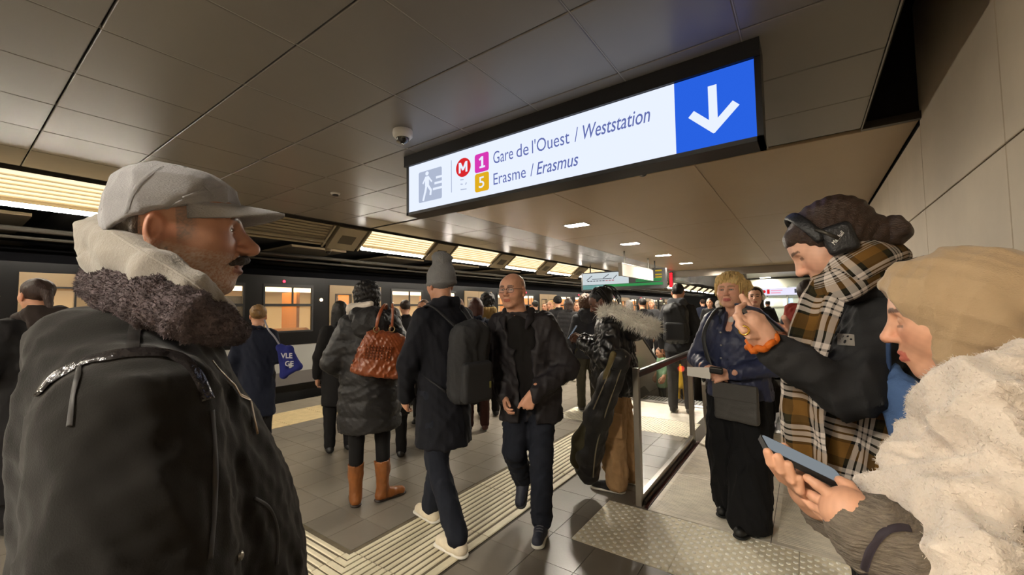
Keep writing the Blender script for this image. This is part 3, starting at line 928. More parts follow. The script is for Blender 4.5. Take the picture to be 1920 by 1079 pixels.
for a, b in doors[1:]:
    p = (X0+.01, b+1.78, 2.03)
    MB().lathe([(.022, 0), (.02, .012), (.008, .02)], p, axis=(1, 0, 0), n=12).build('red_marker_lamp', emitter('marker_red%d' % int(b*10), (255, 40, 60), 4), tr)
    MB().lathe([(.03, 0), (.027, .015), (.01, .024)], (X0+.02, b+3.45-.9-.25+.02, 1.80) if False else (X0+.01, a-.16, 1.72), axis=(1, 0, 0), n=12).build('door_lamp', emitter('door_lamp%d' % int(b*10), (255, 226, 170), 3), tr)
# ---------------------------------------------------------------- organic surfaces: distance field on a grid, surface nets
def smin(a, b, k):
    h = np.clip(.5+.5*(b-a)/k, 0, 1)
    return b*(1-h)+a*h-k*h*(1-h)
def nrm(v):
    v = np.asarray(v, float)
    return v/(np.linalg.norm(v)+1e-12)
def rotz(a):
    c, s = math.cos(a), math.sin(a)
    return np.array([[c, -s, 0], [s, c, 0], [0, 0, 1.]])
def rotx(a):
    c, s = math.cos(a), math.sin(a)
    return np.array([[1., 0, 0], [0, c, -s], [0, s, c]])
def roty(a):
    c, s = math.cos(a), math.sin(a)
    return np.array([[c, 0, s], [0, 1., 0], [-s, 0, c]])
class S:
    """smooth-union solid"""
    def __init__(s, vox):
        s.v = vox; s.o = []
    def _add(s, fn, lo, hi, k, op):
        s.o.append((fn, np.asarray(lo, float), np.asarray(hi, float), k, op))
        return s
    def cap(s, a, b, ra, rb=None, k=.02, op=0, fl=None):
        a = np.asarray(a, float); b = np.asarray(b, float)
        rb = ra if rb is None else rb
        ba = b-a; L2 = max(ba@ba, 1e-9); R = max(ra, rb)
        if fl is None:
            def fn(X, Y, Z):
                px, py, pz = X-a[0], Y-a[1], Z-a[2]
                h = np.clip((px*ba[0]+py*ba[1]+pz*ba[2])/L2, 0, 1)
                return np.sqrt((px-h*ba[0])**2+(py-h*ba[1])**2+(pz-h*ba[2])**2)-(ra+(rb-ra)*h)
        else:
            ax = nrm(fl[0]); q = 1/fl[1]-1
            def fn(X, Y, Z):
                px, py, pz = X-a[0], Y-a[1], Z-a[2]
                h = np.clip((px*ba[0]+py*ba[1]+pz*ba[2])/L2, 0, 1)
                dx, dy, dz = px-h*ba[0], py-h*ba[1], pz-h*ba[2]
                t = (dx*ax[0]+dy*ax[1]+dz*ax[2])*q
                rr = ra+(rb-ra)*h
                return (np.sqrt((dx+t*ax[0])**2+(dy+t*ax[1])**2+(dz+t*ax[2])**2)-rr)*min(1, fl[1]*1.3)
        return s._add(fn, np.minimum(a, b)-R, np.maximum(a, b)+R, k, op)
    def chain(s, pts, rad, k=.02, op=0, fl=None):
        for i in range(len(pts)-1):
            s.cap(pts[i], pts[i+1], rad[i], rad[i+1], k, op, fl)
        return s
    def ell(s, c, r, k=.02, R=None, op=0):
        c = np.asarray(c, float); r = np.asarray(r, float)
        M = np.eye(3) if R is None else np.asarray(R).T
        mr = r.min()
        def fn(X, Y, Z):
            px, py, pz = X-c[0], Y-c[1], Z-c[2]
            q = [(M[i, 0]*px+M[i, 1]*py+M[i, 2]*pz)/r[i] for i in range(3)]
            k0 = np.sqrt(q[0]**2+q[1]**2+q[2]**2)
            k1 = np.sqrt((q[0]/r[0])**2+(q[1]/r[1])**2+(q[2]/r[2])**2)+1e-9
            return k0*(k0-1)/k1
        e = np.sqrt(((np.eye(3) if R is None else np.asarray(R))**2)@(r**2))
        return s._add(fn, c-e, c+e, k, op)
    def box(s, c, h, rd=.01, k=.01, R=None, op=0):
        c = np.asarray(c, float); h = np.asarray(h, float)
        M = np.eye(3) if R is None else np.asarray(R).T
        def fn(X, Y, Z):
            px, py, pz = X-c[0], Y-c[1], Z-c[2]
            q = [np.abs(M[i, 0]*px+M[i, 1]*py+M[i, 2]*pz)-h[i]+rd for i in range(3)]
            o = np.sqrt(np.maximum(q[0], 0)**2+np.maximum(q[1], 0)**2+np.maximum(q[2], 0)**2)
            return o+np.minimum(np.maximum(q[0], np.maximum(q[1], q[2])), 0)-rd
        e = np.abs((np.eye(3) if R is None else np.asarray(R)))@h
        return s._add(fn, c-e, c+e, k, op)
    def loft(s, st, k=.02, op=0, ex=2.0, rd=.02):
        """stations (z, cx, cy, rx, ry[, rot]) rising in z"""
        A = np.array([list(q)+[0]*(6-len(q)) for q in sorted(st)], float)
        z, cx, cy, rx, ry, rt = A.T
        def fn(X, Y, Z):
            zz = np.clip(Z, z[0], z[-1])
            x = X-np.interp(zz, z, cx); y = Y-np.interp(zz, z, cy)
            if np.any(rt):
                a = np.interp(zz, z, rt); c_, s_ = np.cos(a), np.sin(a)
                x, y = c_*x+s_*y, -s_*x+c_*y
            a, b = np.interp(zz, z, rx), np.interp(zz, z, ry)
            if ex == 2.0:
                q = np.sqrt((x/a)**2+(y/b)**2)
            else:
                q = (np.abs(x/a)**ex+np.abs(y/b)**ex)**(1/ex)
            d = (q-1)*np.minimum(a, b)
            e = np.abs(Z-(z[0]+z[-1])/2)-(z[-1]-z[0])/2
            d2, e2 = d+rd, e+rd
            return np.sqrt(np.maximum(d2, 0)**2+np.maximum(e2, 0)**2)+np.minimum(np.maximum(d2, e2), 0)-rd
        m = np.maximum(rx, ry).max()
        return s._add(fn, (min(cx-m), min(cy-m), z[0]), (max(cx+m), max(cy+m), z[-1]), k, op)
    def clip(s, p, n, k=.004):
        p = np.asarray(p, float); n = nrm(n)
        def fn(X, Y, Z):
            return (X-p[0])*n[0]+(Y-p[1])*n[1]+(Z-p[2])*n[2]
        return s._add(fn, (0, 0, 0), (0, 0, 0), k, 2)
    def field(s):
        U = [o for o in s.o if o[4] == 0]
        pad = max(o[3] for o in U)*.35+3*s.v
        lo = np.min([o[1] for o in U], 0)-pad; hi = np.max([o[2] for o in U], 0)+pad
        n = np.ceil((hi-lo)/s.v).astype(int)+1
        ax = [(lo[i]+s.v*np.arange(n[i])).astype(np.float32) for i in range(3)]
        D = np.full(n, 1.0, dtype=np.float32)
        for fn, l, h, k, op in s.o:
            if op == 2:
                sl = (slice(None),)*3
            else:
                m = k+2.5*s.v
                i0 = np.clip(np.floor((l-m-lo)/s.v).astype(int), 0, n-1); i1 = np.clip(np.ceil((h+m-lo)/s.v).astype(int)+1, 1, n)
                if np.any(i1 <= i0): continue
                sl = tuple(slice(i0[i], i1[i]) for i in range(3))
            X, Y, Z = ax[0][sl[0]][:, None, None], ax[1][sl[1]][None, :, None], ax[2][sl[2]][None, None, :]
            d = fn(X, Y, Z)
            if op == 0:
                D[sl] = smin(D[sl], d, k)
            elif op == 1:
                D[sl] = -smin(-D[sl], d, k)
            else:
                D[sl] = -smin(-D[sl], -d, k)
        return D, lo, ax
    def mesh(s, disp=None):
        D, lo, ax = s.field()
        if disp is not None:
            m = np.abs(D) < .05
            I = np.argwhere(m)
            P = lo+I*s.v
            D[m] += disp(P).astype(np.float32)
        return nets(D, lo, s.v)
def nets(D, lo, v):
    b = D < 0
    c = b[:-1, :-1, :-1].astype(np.int8)
    for i, j, k in ((1, 0, 0), (0, 1, 0), (0, 0, 1), (1, 1, 0), (1, 0, 1), (0, 1, 1), (1, 1, 1)):
        c = c+b[i:b.shape[0]-1+i, j:b.shape[1]-1+j, k:b.shape[2]-1+k]
    act = (c > 0) & (c < 8)
    I = np.argwhere(act)
    idx = np.full(act.shape, -1, dtype=np.int64)
    idx[act] = np.arange(len(I))
    acc = np.zeros((len(I), 3)); cnt = np.zeros(len(I))
    cor = np.array([(i, j, k) for i in (0, 1) for j in (0, 1) for k in (0, 1)])
    vals = np.stack([D[I[:, 0]+q[0], I[:, 1]+q[1], I[:, 2]+q[2]] for q in cor], 1)
    for a in range(8):
        for e in range(3):
            if cor[a][e] == 0:
                bb = a+(4, 2, 1)[e]
                va, vb = vals[:, a], vals[:, bb]
                m = (va < 0) != (vb < 0)
                t = va[m]/(va[m]-vb[m])
                p = np.repeat(cor[a][None].astype(float), m.sum(), 0)
                p[:, e] += t
                acc[m] += p; cnt[m] += 1
    V = lo+(I+acc/cnt[:, None])*v
    Q = []
    for e in range(3):
        u, w = (e+1) % 3, (e+2) % 3
        s0 = [slice(None)]*3; s1 = [slice(None)]*3
        s0[e] = slice(0, -1); s1[e] = slice(1, None)
        x = b[tuple(s0)] != b[tuple(s1)]
        E = np.argwhere(x)
        ok = (E[:, u] > 0) & (E[:, w] > 0) & (E[:, u] < D.shape[u]-1) & (E[:, w] < D.shape[w]-1)
        E = E[ok]
        du = np.zeros(3, int); du[u] = 1
        dw = np.zeros(3, int); dw[w] = 1
        q = np.stack([idx[tuple((E-du-dw).T)], idx[tuple((E-dw).T)], idx[tuple(E.T)], idx[tuple((E-du).T)]], 1)
        fl = b[tuple(E.T)]
        q[~fl] = q[~fl][:, ::-1]
        Q.append(q)
    return V, np.concatenate(Q)
def folds(amp, seed, f=16, stretch=(1, 1, .45), sharp=1.0):
    """cloth creases: warped ridges"""
    amp = amp*1.1
    f = f*2.6 if f < 30 else f*1.3
    r = np.random.default_rng(seed)
    ks = [nrm(r.normal(size=3)*np.array(stretch))*f*(.7+.5*i) for i in range(4)]
    ws = [nrm(r.normal(size=3))*f*.45 for i in range(4)]
    ph = r.uniform(0, 6.28, 8)
    def fn(P):
        d = np.zeros(len(P))
        for i in range(4):
            t = np.sin(P@ks[i]+1.6*np.sin(P@ws[i]+ph[i])+ph[4+i])
            d += (1-np.abs(t))**1.5/(1+.35*i) if sharp else t/(1+.3*i)
        return -(d-1.0)*amp
    return fn
def quilt(amp, pitch, ph=0, ax=2, extra=None):
    def fn(P):
        d = -amp*(np.abs(np.sin(np.pi*(P[:, ax]+.012*np.sin(P[:, 0]*9)+ph)/pitch))**.6-.6)
        return d+(extra(P) if extra else 0)
    return fn
def bumps(amp, f, seed):
    r = np.random.default_rng(seed)
    K = r.normal(size=(6, 3))*f; ph = r.uniform(0, 6.28, 6)
    def fn(P):
        return amp*np.sin(P@K.T+ph).sum(1)/2.4
    return fn
def addf(*fs):
    return lambda P: sum(f(P) for f in fs)

# ---------------------------------------------------------------- heads and hands
def head_mesh(vox=.004, nose=1.0, brow=1.0, chin=1.0, wide=1.0, skin=(190, 140, 112), lip=None, browc=(50, 36, 28), browpos=.031, stubble=None, eye=1.0, neck=None, neckr=.056, browthick=.0055, cheek=1.0, scalp=None, painted_eyes=False, jaw=1.0, lipfull=1.0, old=0.0):
    """head in its own frame: +y face, +z up, crown z .118, chin z -.112"""
    s = S(vox)
    w = wide
    s.ell((0, -.014, .034), (.0765*w, .0985, .086), .02)
    s.ell((0, .028, -.03), (.0615*w, .062, .078), .03)
    s.ell((0, .048, .035), (.060*w, .046, .05), .03)
    for q in (-1, 1):
        s.cap((q*.053*w, -.006, -.052), (q*.020*w, .062*jaw, -.094), .019*jaw, .017, .025)
        s.ell((q*.038*w, .056, -.020), (.024*cheek, .022, .024), .04)
        s.cap((q*.060*w, .012, -.006), (q*.045*w, .05, -.012), .016, .014, .02)
    s.ell((0, .070, -.094), (.021, .017*chin, .018), .018)
    s.cap((-.034, .078, .026), (.034, .078, .026), .012*brow, .012*brow, .02)
    for q in (-1, 1):
        s.ell((q*.031, .099, .010), (.0175, .016, .0125), .012, op=1)
    # muzzle and nose
    s.ell((0, .078, -.058), (.026, .020, .024), .02)
    s.cap((0, .089, .020), (0, .1105+.004*(nose-1), -.021), .0078*nose, .0115*nose, .012)
    s.ell((0, .111+.004*(nose-1), -.024), (.0115*nose, .0105*nose, .0095*nose), .008)
    for q in (-1, 1):
        s.ell((q*.0125*nose, .0985, -.028), (.0075*nose, .0105, .0075), .006)
        s.ell((q*.0068*nose, .1035, -.0345), (.0035, .005, .003), .003, op=1)
    # lips
    lf = lipfull
    for q in (-1, 1):
        s.cap((q*.023, .0865, -.0605), (q*.006, .0970, -.0560), .0035, .0052*lf, .004)
        s.cap((q*.021, .0870, -.0635), (q*.005, .0955, -.0685), .0035, .0062*lf, .004)
    s.cap((-.025, .0905, -.0620), (.025, .0905, -.0620), .0012, .0012, .003, op=1)
    s.cap((-.016, .1015, -.0618), (.016, .1015, -.0618), .0018, .0018, .003, op=1)
    if old:
        for q in (-1, 1):
            s.cap((q*.021, .094, -.034), (q*.034, .076, -.066), .0022*old, .0022*old, .006, op=1)
            s.cap((q*.020, .088, -.006), (q*.040, .076, -.006), .0015*old, .0015*old, .005, op=1)
    # eyelids
    for q in (-1, 1):
        ec = np.array((q*.031, .0755, .0095))
        s.ell(ec, (.0165, .0150, .0140), .004)
        if eye > .05:
            s.ell(ec+(0, .014, -.001), (.0128, .012, .0046*eye), .002, op=1)
    # ears
    for q in (-1, 1):
        R = rotz(q*.35)@rotx(-.15)
        c = np.array((q*.078*w, -.008, -.004))
        s.ell(c, (.0105, .0185, .0310), .006, R=R)
        s.ell(c+(q*.001, -.001, -.026), (.008, .010, .011), .006, R=R)
        s.ell(c+np.array((q*.010, .003, .002)), (.0075, .0095, .0175), .004, R=R, op=1)
    if neck is not None:
        s.cap((0, -.022, -.06), neck, neckr*.98, neckr*1.06, .03)
    V, F = s.mesh()
    X, Y, Z = V.T
    sk = np.array(lin(skin))
    C = np.tile(sk, (len(V), 1))
    rr = np.random.default_rng(3)
    nz = bumps(1, 60, 5)(V)*.04+bumps(1, 160, 6)(V)*.04
    C *= (1+nz)[:, None]
    # warmer cheeks, nose, ears
    red = np.exp(-(((np.abs(X)-.04)/.022)**2+((Z+.02)/.02)**2))*(Y > .02)*.5+np.exp(-((X/.02)**2+((Z+.024)/.014)**2+((Y-.108)/.02)**2))*.5+(np.abs(X) > .076*w)*.6
    C *= 1+red[:, None]*np.array((.10, -.12, -.14))
    lc = np.array(lin(lip if lip else tuple(np.array(skin)*(.86, .68, .66))))
    up = np.abs(Z+.0565) < .006-.10*np.abs(X)*.9
    lo_ = np.abs(Z+.0675) < .0068-.12*np.abs(X)
    m = (up | lo_ | (np.abs(Z+.062) < .0035)) & (Y > .083) & (np.abs(X) < .0245)
    C[m] = lc
    # brows
    bz = browpos+.002-(np.abs(X)-.030)**2*8
    m = (np.abs(Z-bz) < browthick*(1.2-np.abs(np.abs(X)-.026)/.05)) & (np.abs(X) > .010) & (np.abs(X) < .052) & (Y > .05)
    C[m] = C[m]*.15+np.array(lin(browc))*.85
    if stubble:
        sm = (Z < -.036+.25*np.maximum(0, .06-Y)) & (Y > -.03) & (np.abs(X) > -1)
        sm &= ~((np.abs(Z+.062) < .012) & (np.abs(X) < .026) & (Y > .083))
        sm &= Z > -.12
        n2 = np.clip(rr.uniform(-.1, 1.25, len(V)), 0, 1)*stubble[1]
        f = (sm*n2*np.clip((-.030+.25*np.maximum(0, .06-Y)-Z)/.016, 0, 1))[:, None]
        C = C*(1-f)+np.array(lin(stubble[0]))*f
    if scalp:
        m = (Z > .0+.5*np.maximum(0, Y)) & (Y < .045-.25*np.maximum(0, .09-Z)) & (Y > -.2)
        m = ((Y < .018) | ((Y < (scalp[3] if len(scalp) > 3 else .018)) & (Z > -.028))) & (Z > -.05) & (Z < scalp[2]) & (np.abs(X) < .0775*w+.004*(Z > .04))
        m &= ~((np.abs(X) > .070*w) & (np.abs(Y+.006) < .026) & (np.abs(Z+.004) < .04))
        n2 = np.clip(rr.uniform(.35, 1.1, len(V)), 0, 1)*scalp[1]
        ylim = scalp[3] if len(scalp) > 3 else .018
        f = (m*n2*np.clip((ylim-Y)/.012, 0, 1)*np.where(Y > .010, np.clip((Z+.034-.5*np.maximum(0, Y-.02))/.02, 0, 1), 1))[:, None]
        C = C*(1-f)+np.array(lin(scalp[0]))*f
    if painted_eyes:
        m = (np.abs(Z-.0085) < .0048) & (np.abs(np.abs(X)-.031) < .013) & (Y > .06)
        C[m] = np.array(lin((44, 34, 30)))
    # lash line
    m = (np.abs(Z-(.0085 if eye > .05 else -.001)) < (.0045*eye+.0022 if eye > .05 else .0024)) & (np.abs(np.abs(X)-.031) < .0145) & (Y > .07)
    C[m] *= .42
    return V, F, C
def eyeballs(T, parent, iris=(70, 50, 36), gaze=(0, 1, 0)):
    """two eye meshes; T maps head frame to world"""
    g = nrm(gaze)
    for q in (-1, 1):
        V, F = [], []
        n, m = 14, 10
        for i in range(m+1):
            t = math.pi*i/m
            for j in range(n):
                p = 2*math.pi*j/n
                V.append((math.sin(t)*math.cos(p), math.cos(t), math.sin(t)*math.sin(p)))
        for i in range(m):
            for j in range(n):
                F.append((i*n+j, i*n+(j+1) % n, (i+1)*n+(j+1) % n, (i+1)*n+j))
        V = np.array(V)
        dt = V[:, 1]
        C = np.tile(np.array(lin((176, 166, 158))), (len(V), 1))
        C[dt > .82] = np.array(lin(iris)); C[dt > .965] = .004
        # turn +y to gaze
        yv = g; xv = nrm(np.cross(yv, (0, 0, 1))); zv = np.cross(xv, yv)
        W = V[:, :1]*xv+V[:, 1:2]*yv+V[:, 2:]*zv
        mk('eye', T(W*.0136+np.array((q*.031, .0745, .0095))), F, mat('eye_gloss', (200, 200, 200), .12, attr='Col', coat=.5), parent, smooth=True, colors=C)
FING = [(-.031, .090, .066, .0088), (-.0105, .095, .074, .0090), (.0105, .092, .069, .0086), (.030, .083, .053, .0078)]
def hand_solid(s, T, side, curl=(25, 35, 22), spread=4, thumb=(35, 20), sc=1.0, per=None):
    """hand into solid s. T maps hand frame (origin wrist, +y to the fingertips, +z back of hand) to s frame; side +1 right, -1 left"""
    def P(x, y, z): return T(np.array([[x*side*sc, y*sc, z*sc]]))[0]
    for i, (x, y, L, r) in enumerate(FING):
        s.cap(P(x*.55, .005, 0), P(x, y-.004, 0), .0165*sc, .0125*sc, .012)
    s.cap(P(0, -.05, 0), P(0, .01, 0), .026*sc, .025*sc, .02)
    for i, (x, y, L, r) in enumerate(FING):
        c = per[i] if per else curl
        a = 0.0; p = np.array((x, y-.004, 0.)); pts = [p]
        sp = math.radians(spread)*(x/.03)
        for q, ln in zip(c, (.47, .30, .23)):
            a += math.radians(q)
            d = np.array((math.sin(sp)*math.cos(a), math.cos(sp)*math.cos(a), -math.sin(a)))
            p = p+d*L*ln
            pts.append(p)
        W = [P(*t) for t in pts]
        s.cap(W[0], W[1], r*1.08*sc, r*sc, .005)
        s.cap(W[1], W[2], r*sc, r*.95*sc, .003)
        s.cap(W[2], W[3], r*.95*sc, r*.82*sc, .003)
    a, b = math.radians(thumb[0]), math.radians(thumb[1])
    p0 = np.array((-.022, .022, -.006)); p1 = p0+.042*np.array((-math.sin(a), math.cos(a)*.9, -.35))
    p2 = p1+.034*np.array((-math.sin(a-b), math.cos(a-b), -.25)); p3 = p2+.026*np.array((-math.sin(a-2*b), math.cos(a-2*b), -.2))
    W = [P(*t) for t in (p0, p1, p2, p3)]
    s.cap(W[0], W[1], .0155*sc, .0115*sc, .010)
    s.cap(W[1], W[2], .0110*sc, .0098*sc, .004)
    s.cap(W[2], W[3], .0098*sc, .0082*sc, .003)
def frame_T(org, y, z):
    """map local -> parent frame with +y along y and +z near z"""
    org = np.asarray(org, float); y = nrm(y); z = np.asarray(z, float); z = nrm(z-(z@y)*y); x = np.cross(y, z)
    M = np.stack([x, y, z], 1)
    return lambda V: np.asarray(V)@M.T+org
def ribbon(path, width, up, thick=.004, wave=0, nu=10, uv0=0, seed=0):
    """cloth band along path; width scalar/list; returns V, F, UV(across, along)"""
    P, T, N, B = frames(path, up)      # N surface normal side, B across
    m = len(P)
    width = np.atleast_1d(np.asarray(width, float))
    Wd = np.interp(np.linspace(0, 1, m), np.linspace(0, 1, len(width)), width) if len(width) > 1 else np.full(m, width[0])
    L = np.concatenate([[0], np.cumsum(np.linalg.norm(np.diff(P, axis=0), axis=1))])
    V, UV = [], []
    for sgn in (1, -1):
        for i in range(m):
            for j in range(nu):
                t = j/(nu-1)-.5
                off = wave*math.sin(t*9+L[i]*6+seed)*(1 if wave else 0)
                V.append(P[i]+B[i]*t*Wd[i]+N[i]*(off+sgn*thick/2*(1-(2*t)**6)))
                UV.append((t*Wd[i], L[i]+uv0))
    F = []
    n = m*nu
    for i in range(m-1):
        for j in range(nu-1):
            a = i*nu+j
            F.append((a, a+1, a+nu+1, a+nu)); F.append((n+a, n+a+nu, n+a+nu+1, n+a+1))
        F.append((i*nu, (i+1)*nu, n+(i+1)*nu, n+i*nu)); F.append((i*nu+nu-1, n+i*nu+nu-1, n+(i+1)*nu+nu-1, (i+1)*nu+nu-1))
    for i in (0, m-1):
        for j in range(nu-1):
            a = i*nu+j
            F.append((a, n+a, n+a+1, a+1) if i == 0 else (a, a+1, n+a+1, n+a))
    return np.array(V), F, np.array(UV)
def fur(points, normals, length, r, n_seg, parent, m, name, seed=0, droop=.3, curl=.35):
    """tapered strands, joined into one part of kind stuff"""
    g = np.random.default_rng(seed)
    n = len(points)
    d = normals+g.normal(size=(n, 3))*curl
    d /= np.linalg.norm(d, axis=1)[:, None]
    L = length*g.uniform(.6, 1.2, n)[:, None]
    a = np.cross(d, [0.3, .5, .8]); a /= np.linalg.norm(a, axis=1)[:, None]
    b = np.cross(d, a)
    V = []
    prev = np.array(points)
    dd = d.copy()
    rings = []
    for k in range(n_seg+1):
        rr = r*(1-k/n_seg)+.0002
        for ang in (0, 2.094, 4.188):
            rings.append(prev+rr*(math.cos(ang)*a+math.sin(ang)*b))
        dd = dd+np.array([0, 0, -droop])/n_seg+g.normal(size=(n, 3))*.12
        dd /= np.linalg.norm(dd, axis=1)[:, None]
        prev = prev+dd*L/n_seg
    V = np.stack(rings, 1).reshape(-1, 3)
    R = 3*(n_seg+1)
    base = np.arange(n)[:, None]*R
    F = []
    for k in range(n_seg):
        for i in range(3):
            j = (i+1) % 3
            F.append(np.concatenate([base+k*3+i, base+k*3+j, base+k*3+3+j, base+k*3+3+i], 1))
    F = np.concatenate(F)
    return tag(mk(name, V, F, m, parent, smooth=True), kind='stuff')
def sample_surface(V, F, n, seed=0, region=None):
    """random points and normals on a quad mesh"""
    g = np.random.default_rng(seed)
    F = np.asarray(F)
    a, b, c, d = V[F[:, 0]], V[F[:, 1]], V[F[:, 2]], V[F[:, 3]]
    N = np.cross(c-a, d-b); A = np.linalg.norm(N, axis=1)
    cen = (a+b+c+d)/4
    if region is not None:
        A = A*region(cen)
    i = g.choice(len(F), n, p=A/A.sum())
    u, v = g.uniform(size=(n, 1)), g.uniform(size=(n, 1))
    P = (a[i]*(1-u)+b[i]*u)*(1-v)+(d[i]*(1-u)+c[i]*u)*v
    return P, N[i]/(np.linalg.norm(N[i], axis=1)[:, None]+1e-12)
# ---------------------------------------------------------------- helpers for surface details
from mathutils.bvhtree import BVHTree
class Hit:
    """finds where the sight line through a photo pixel meets an object"""
    def __init__(s, o):
        off = wloc(o)
        V = [Vector(off)+v.co for v in o.data.vertices]
        s.t = BVHTree.FromPolygons(V, [tuple(f.vertices) for f in o.data.polygons])
    def __call__(s, x, y, lift=0.0):
        d = nrm(ray(x, y))
        h = s.t.ray_cast(Vector(CAMP), Vector(d))
        if h[0] is None:
            n = s.t.find_nearest(Vector(at(x, y, .7)))
            return np.array(n[0])+np.array(n[1])*lift, np.array(n[1])
        return np.array(h[0])+np.array(h[1])*lift, np.array(h[1])
def surf_strip(hit, px, w, lift, n=40, nu=5, thick=.002):
    """narrow band laid on a surface along pixel path px"""
    Q = smooth_path([(x, y, 0) for x, y in px], n)
    P, N = [], []
    for x, y, _ in Q:
        a, b = hit(x, y, lift)
        P.append(a); N.append(b)
    P = np.array(P); N = np.array(N)
    for _ in range(3):
        P[1:-1] = (P[:-2]+2*P[1:-1]+P[2:])/4; N[1:-1] = (N[:-2]+2*N[1:-1]+N[2:])/4
    return ribbon(P, w, N, thick, nu=nu)

# ---------------------------------------------------------------- people
def fabric(name, c, rough=.85, bump=.15, scale=240, var=.10, **k):
    return mat(name, c, rough, bump=(scale, bump), var=(14, var), spec=k.pop('spec', .2), **k)
M_SKIN = mat('skin', (190, 140, 112), .48, attr='Col', bump=(420, .06), spec=.4)
def hairmat(name, c, rough=.5):
    return mat(name, c, rough, bump=(40, .5, (6, 6, 1)), var=(30, .35, (4, 4, .6)), spec=.35)
class Person:
    def __init__(s, label, loc, heading, H=1.75, vox=.014, group=None, bulk=1.0, base=0.0):
        s.sc = H/1.75; s.vox = vox; s.h = math.radians(heading); s.R = rotz(s.h)
        s.loc = np.array([loc[0], loc[1], base])
        s.root = empty('person', s.loc, label, 'person', group)
        s.bulk = bulk
        J = {'head': (0, .03, 1.632), 'neck': (0, -.015, 1.475), 'chest': (0, 0, 1.28), 'pelvis': (0, 0, .95)}
        for q, n in ((1, 'r'), (-1, 'l')):
            J['sho_'+n] = (q*.185, -.01, 1.405); J['elb_'+n] = (q*.235, -.03, 1.12); J['wri_'+n] = (q*.235, .06, .885)
            J['hip_'+n] = (q*.09, 0, .93); J['kne_'+n] = (q*.10, .01, .50); J['ank_'+n] = (q*.105, -.02, .085)
        s.J = {k: np.array(v)*s.sc for k, v in J.items()}
        s.skin = (190, 140, 112)
        s.extra = []          # (V, F, C) merged into the body
        s.headR = np.eye(3); s.hs = 1.0
    def __setitem__(s, k, v): s.J[k] = np.array(v, float)*s.sc
    def __getitem__(s, k): return s.J[k]
    def W(s, V): return np.asarray(V)@s.R.T+s.loc
    def L(s, V): return (np.asarray(V)-s.loc)@s.R
    hfun = None
    def HL(s, V):
        V = np.asarray(V, float)
        if s.hfun: V = s.hfun(V)
        return (V*s.hs)@s.headR.T+s.J['head']
    def HT(s, V): return s.W(s.HL(V))
    def spine(s, z):
        P = sorted([s.J['pelvis'], s.J['chest'], s.J['neck']], key=lambda p: p[2])
        zz = [p[2] for p in P]
        return np.interp(z, zz, [p[0] for p in P]), np.interp(z, zz, [p[1] for p in P])
    def set_head(s, yaw=0, pitch=0, roll=0, hs=1.0):
        s.headR = rotz(math.radians(yaw))@rotx(math.radians(-pitch))@roty(math.radians(roll)); s.hs = hs*s.sc**.5
    def head(s, **kw):
        s.skin = kw.get('skin', s.skin)
        nb = ((s.J['neck']+np.array([0, -.005, -.05])-s.J['head'])@s.headR)/s.hs
        V, F, C = head_mesh(neck=nb, skin=s.skin, **{k: v for k, v in kw.items() if k != 'skin'})
        s.extra.append((s.HL(V), F, C))
    def hand(s, n, d, back, vox=.0045, **kw):
        q = S(vox)
        T = frame_T(s.J['wri_'+n], d, back)
        hand_solid(q, T, 1 if n == 'r' else -1, **kw)
        V, F = q.mesh()
        C = np.tile(np.array(lin(s.skin)), (len(V), 1))*(1+bumps(.05, 90, 2)(V))[:, None]
        s.extra.append((V, F, C))
    def body(s):
        q = S(max(.02, s.vox)); c = s.sc
        q.chain([s['pelvis'], s['chest'], s['neck']], [.10*c, .105*c, .05*c], .05)
        for n in 'rl':
            q.chain([s['chest']*[1, 1, 0]+[0, 0, s['sho_'+n][2]-.03], s['sho_'+n], s['elb_'+n], s['wri_'+n]], [.035*c, .030*c, .028*c, .022*c], .03)
            q.chain([s['hip_'+n], s['kne_'+n], s['ank_'+n]], [.065*c, .042*c, .034*c], .03)
        V, F = q.mesh()
        C = np.tile(np.array(lin(s.skin)), (len(V), 1))
        n0 = 0; Vs, Fs, Cs = [], [], []
        for v, f, cc in [(V, F, C)]+s.extra:
            Vs.append(v); Fs.append(np.asarray(f)+n0); Cs.append(cc); n0 += len(v)
        return mk('body', s.W(np.concatenate(Vs)), np.concatenate(Fs), M_SKIN, s.root, smooth=True, colors=np.concatenate(Cs))
    def part(s, name, q, m, disp=None, parent=None, colors=None, label=None):
        """q: solid in the person's frame"""
        V, F = q.mesh(disp)
        o = mk(name, s.W(V), F, m, parent or s.root, smooth=True, colors=colors(V) if colors else None)
        if label: o['label'] = label
        return o
    def hpart(s, name, q, m, disp=None, parent=None, label=None):
        """q: solid in the head frame"""
        V, F = q.mesh(disp)
        o = mk(name, s.HT(V), F, m, parent or s.root, smooth=True)
        if label: o['label'] = label
        return o
    def coat(s, m, hem=.62, name='coat', st=None, arm=(.075, .066, .052), k=.045, disp=None, collar=True, w=1.0, vox=None, sleeves='rl', extra=None, cuff=.985, hemr=None, rot=0):
        c, b = s.sc, s.bulk*w
        q = S(vox or s.vox)
        if st is None:
            hr = hemr or (.205, .165)
            st = [(hem, *hr), (.80, .198, .155), (.95, .190, .150), (1.10, .178, .135), (1.25, .190, .140), (1.36, .186, .122), (1.43, .150, .100), (1.475, .090, .080)]
            st = [t for t in st if t[0] >= hem]
        L = []
        for t in st:
            cx, cy = s.spine(t[0]*c)
            ox, oy = (t[3], t[4]) if len(t) > 4 else (0, 0)
            L.append((t[0]*c, cx+ox*c, cy+oy*c, t[1]*c*b, t[2]*c*b, rot))
        q.loft(L, k)
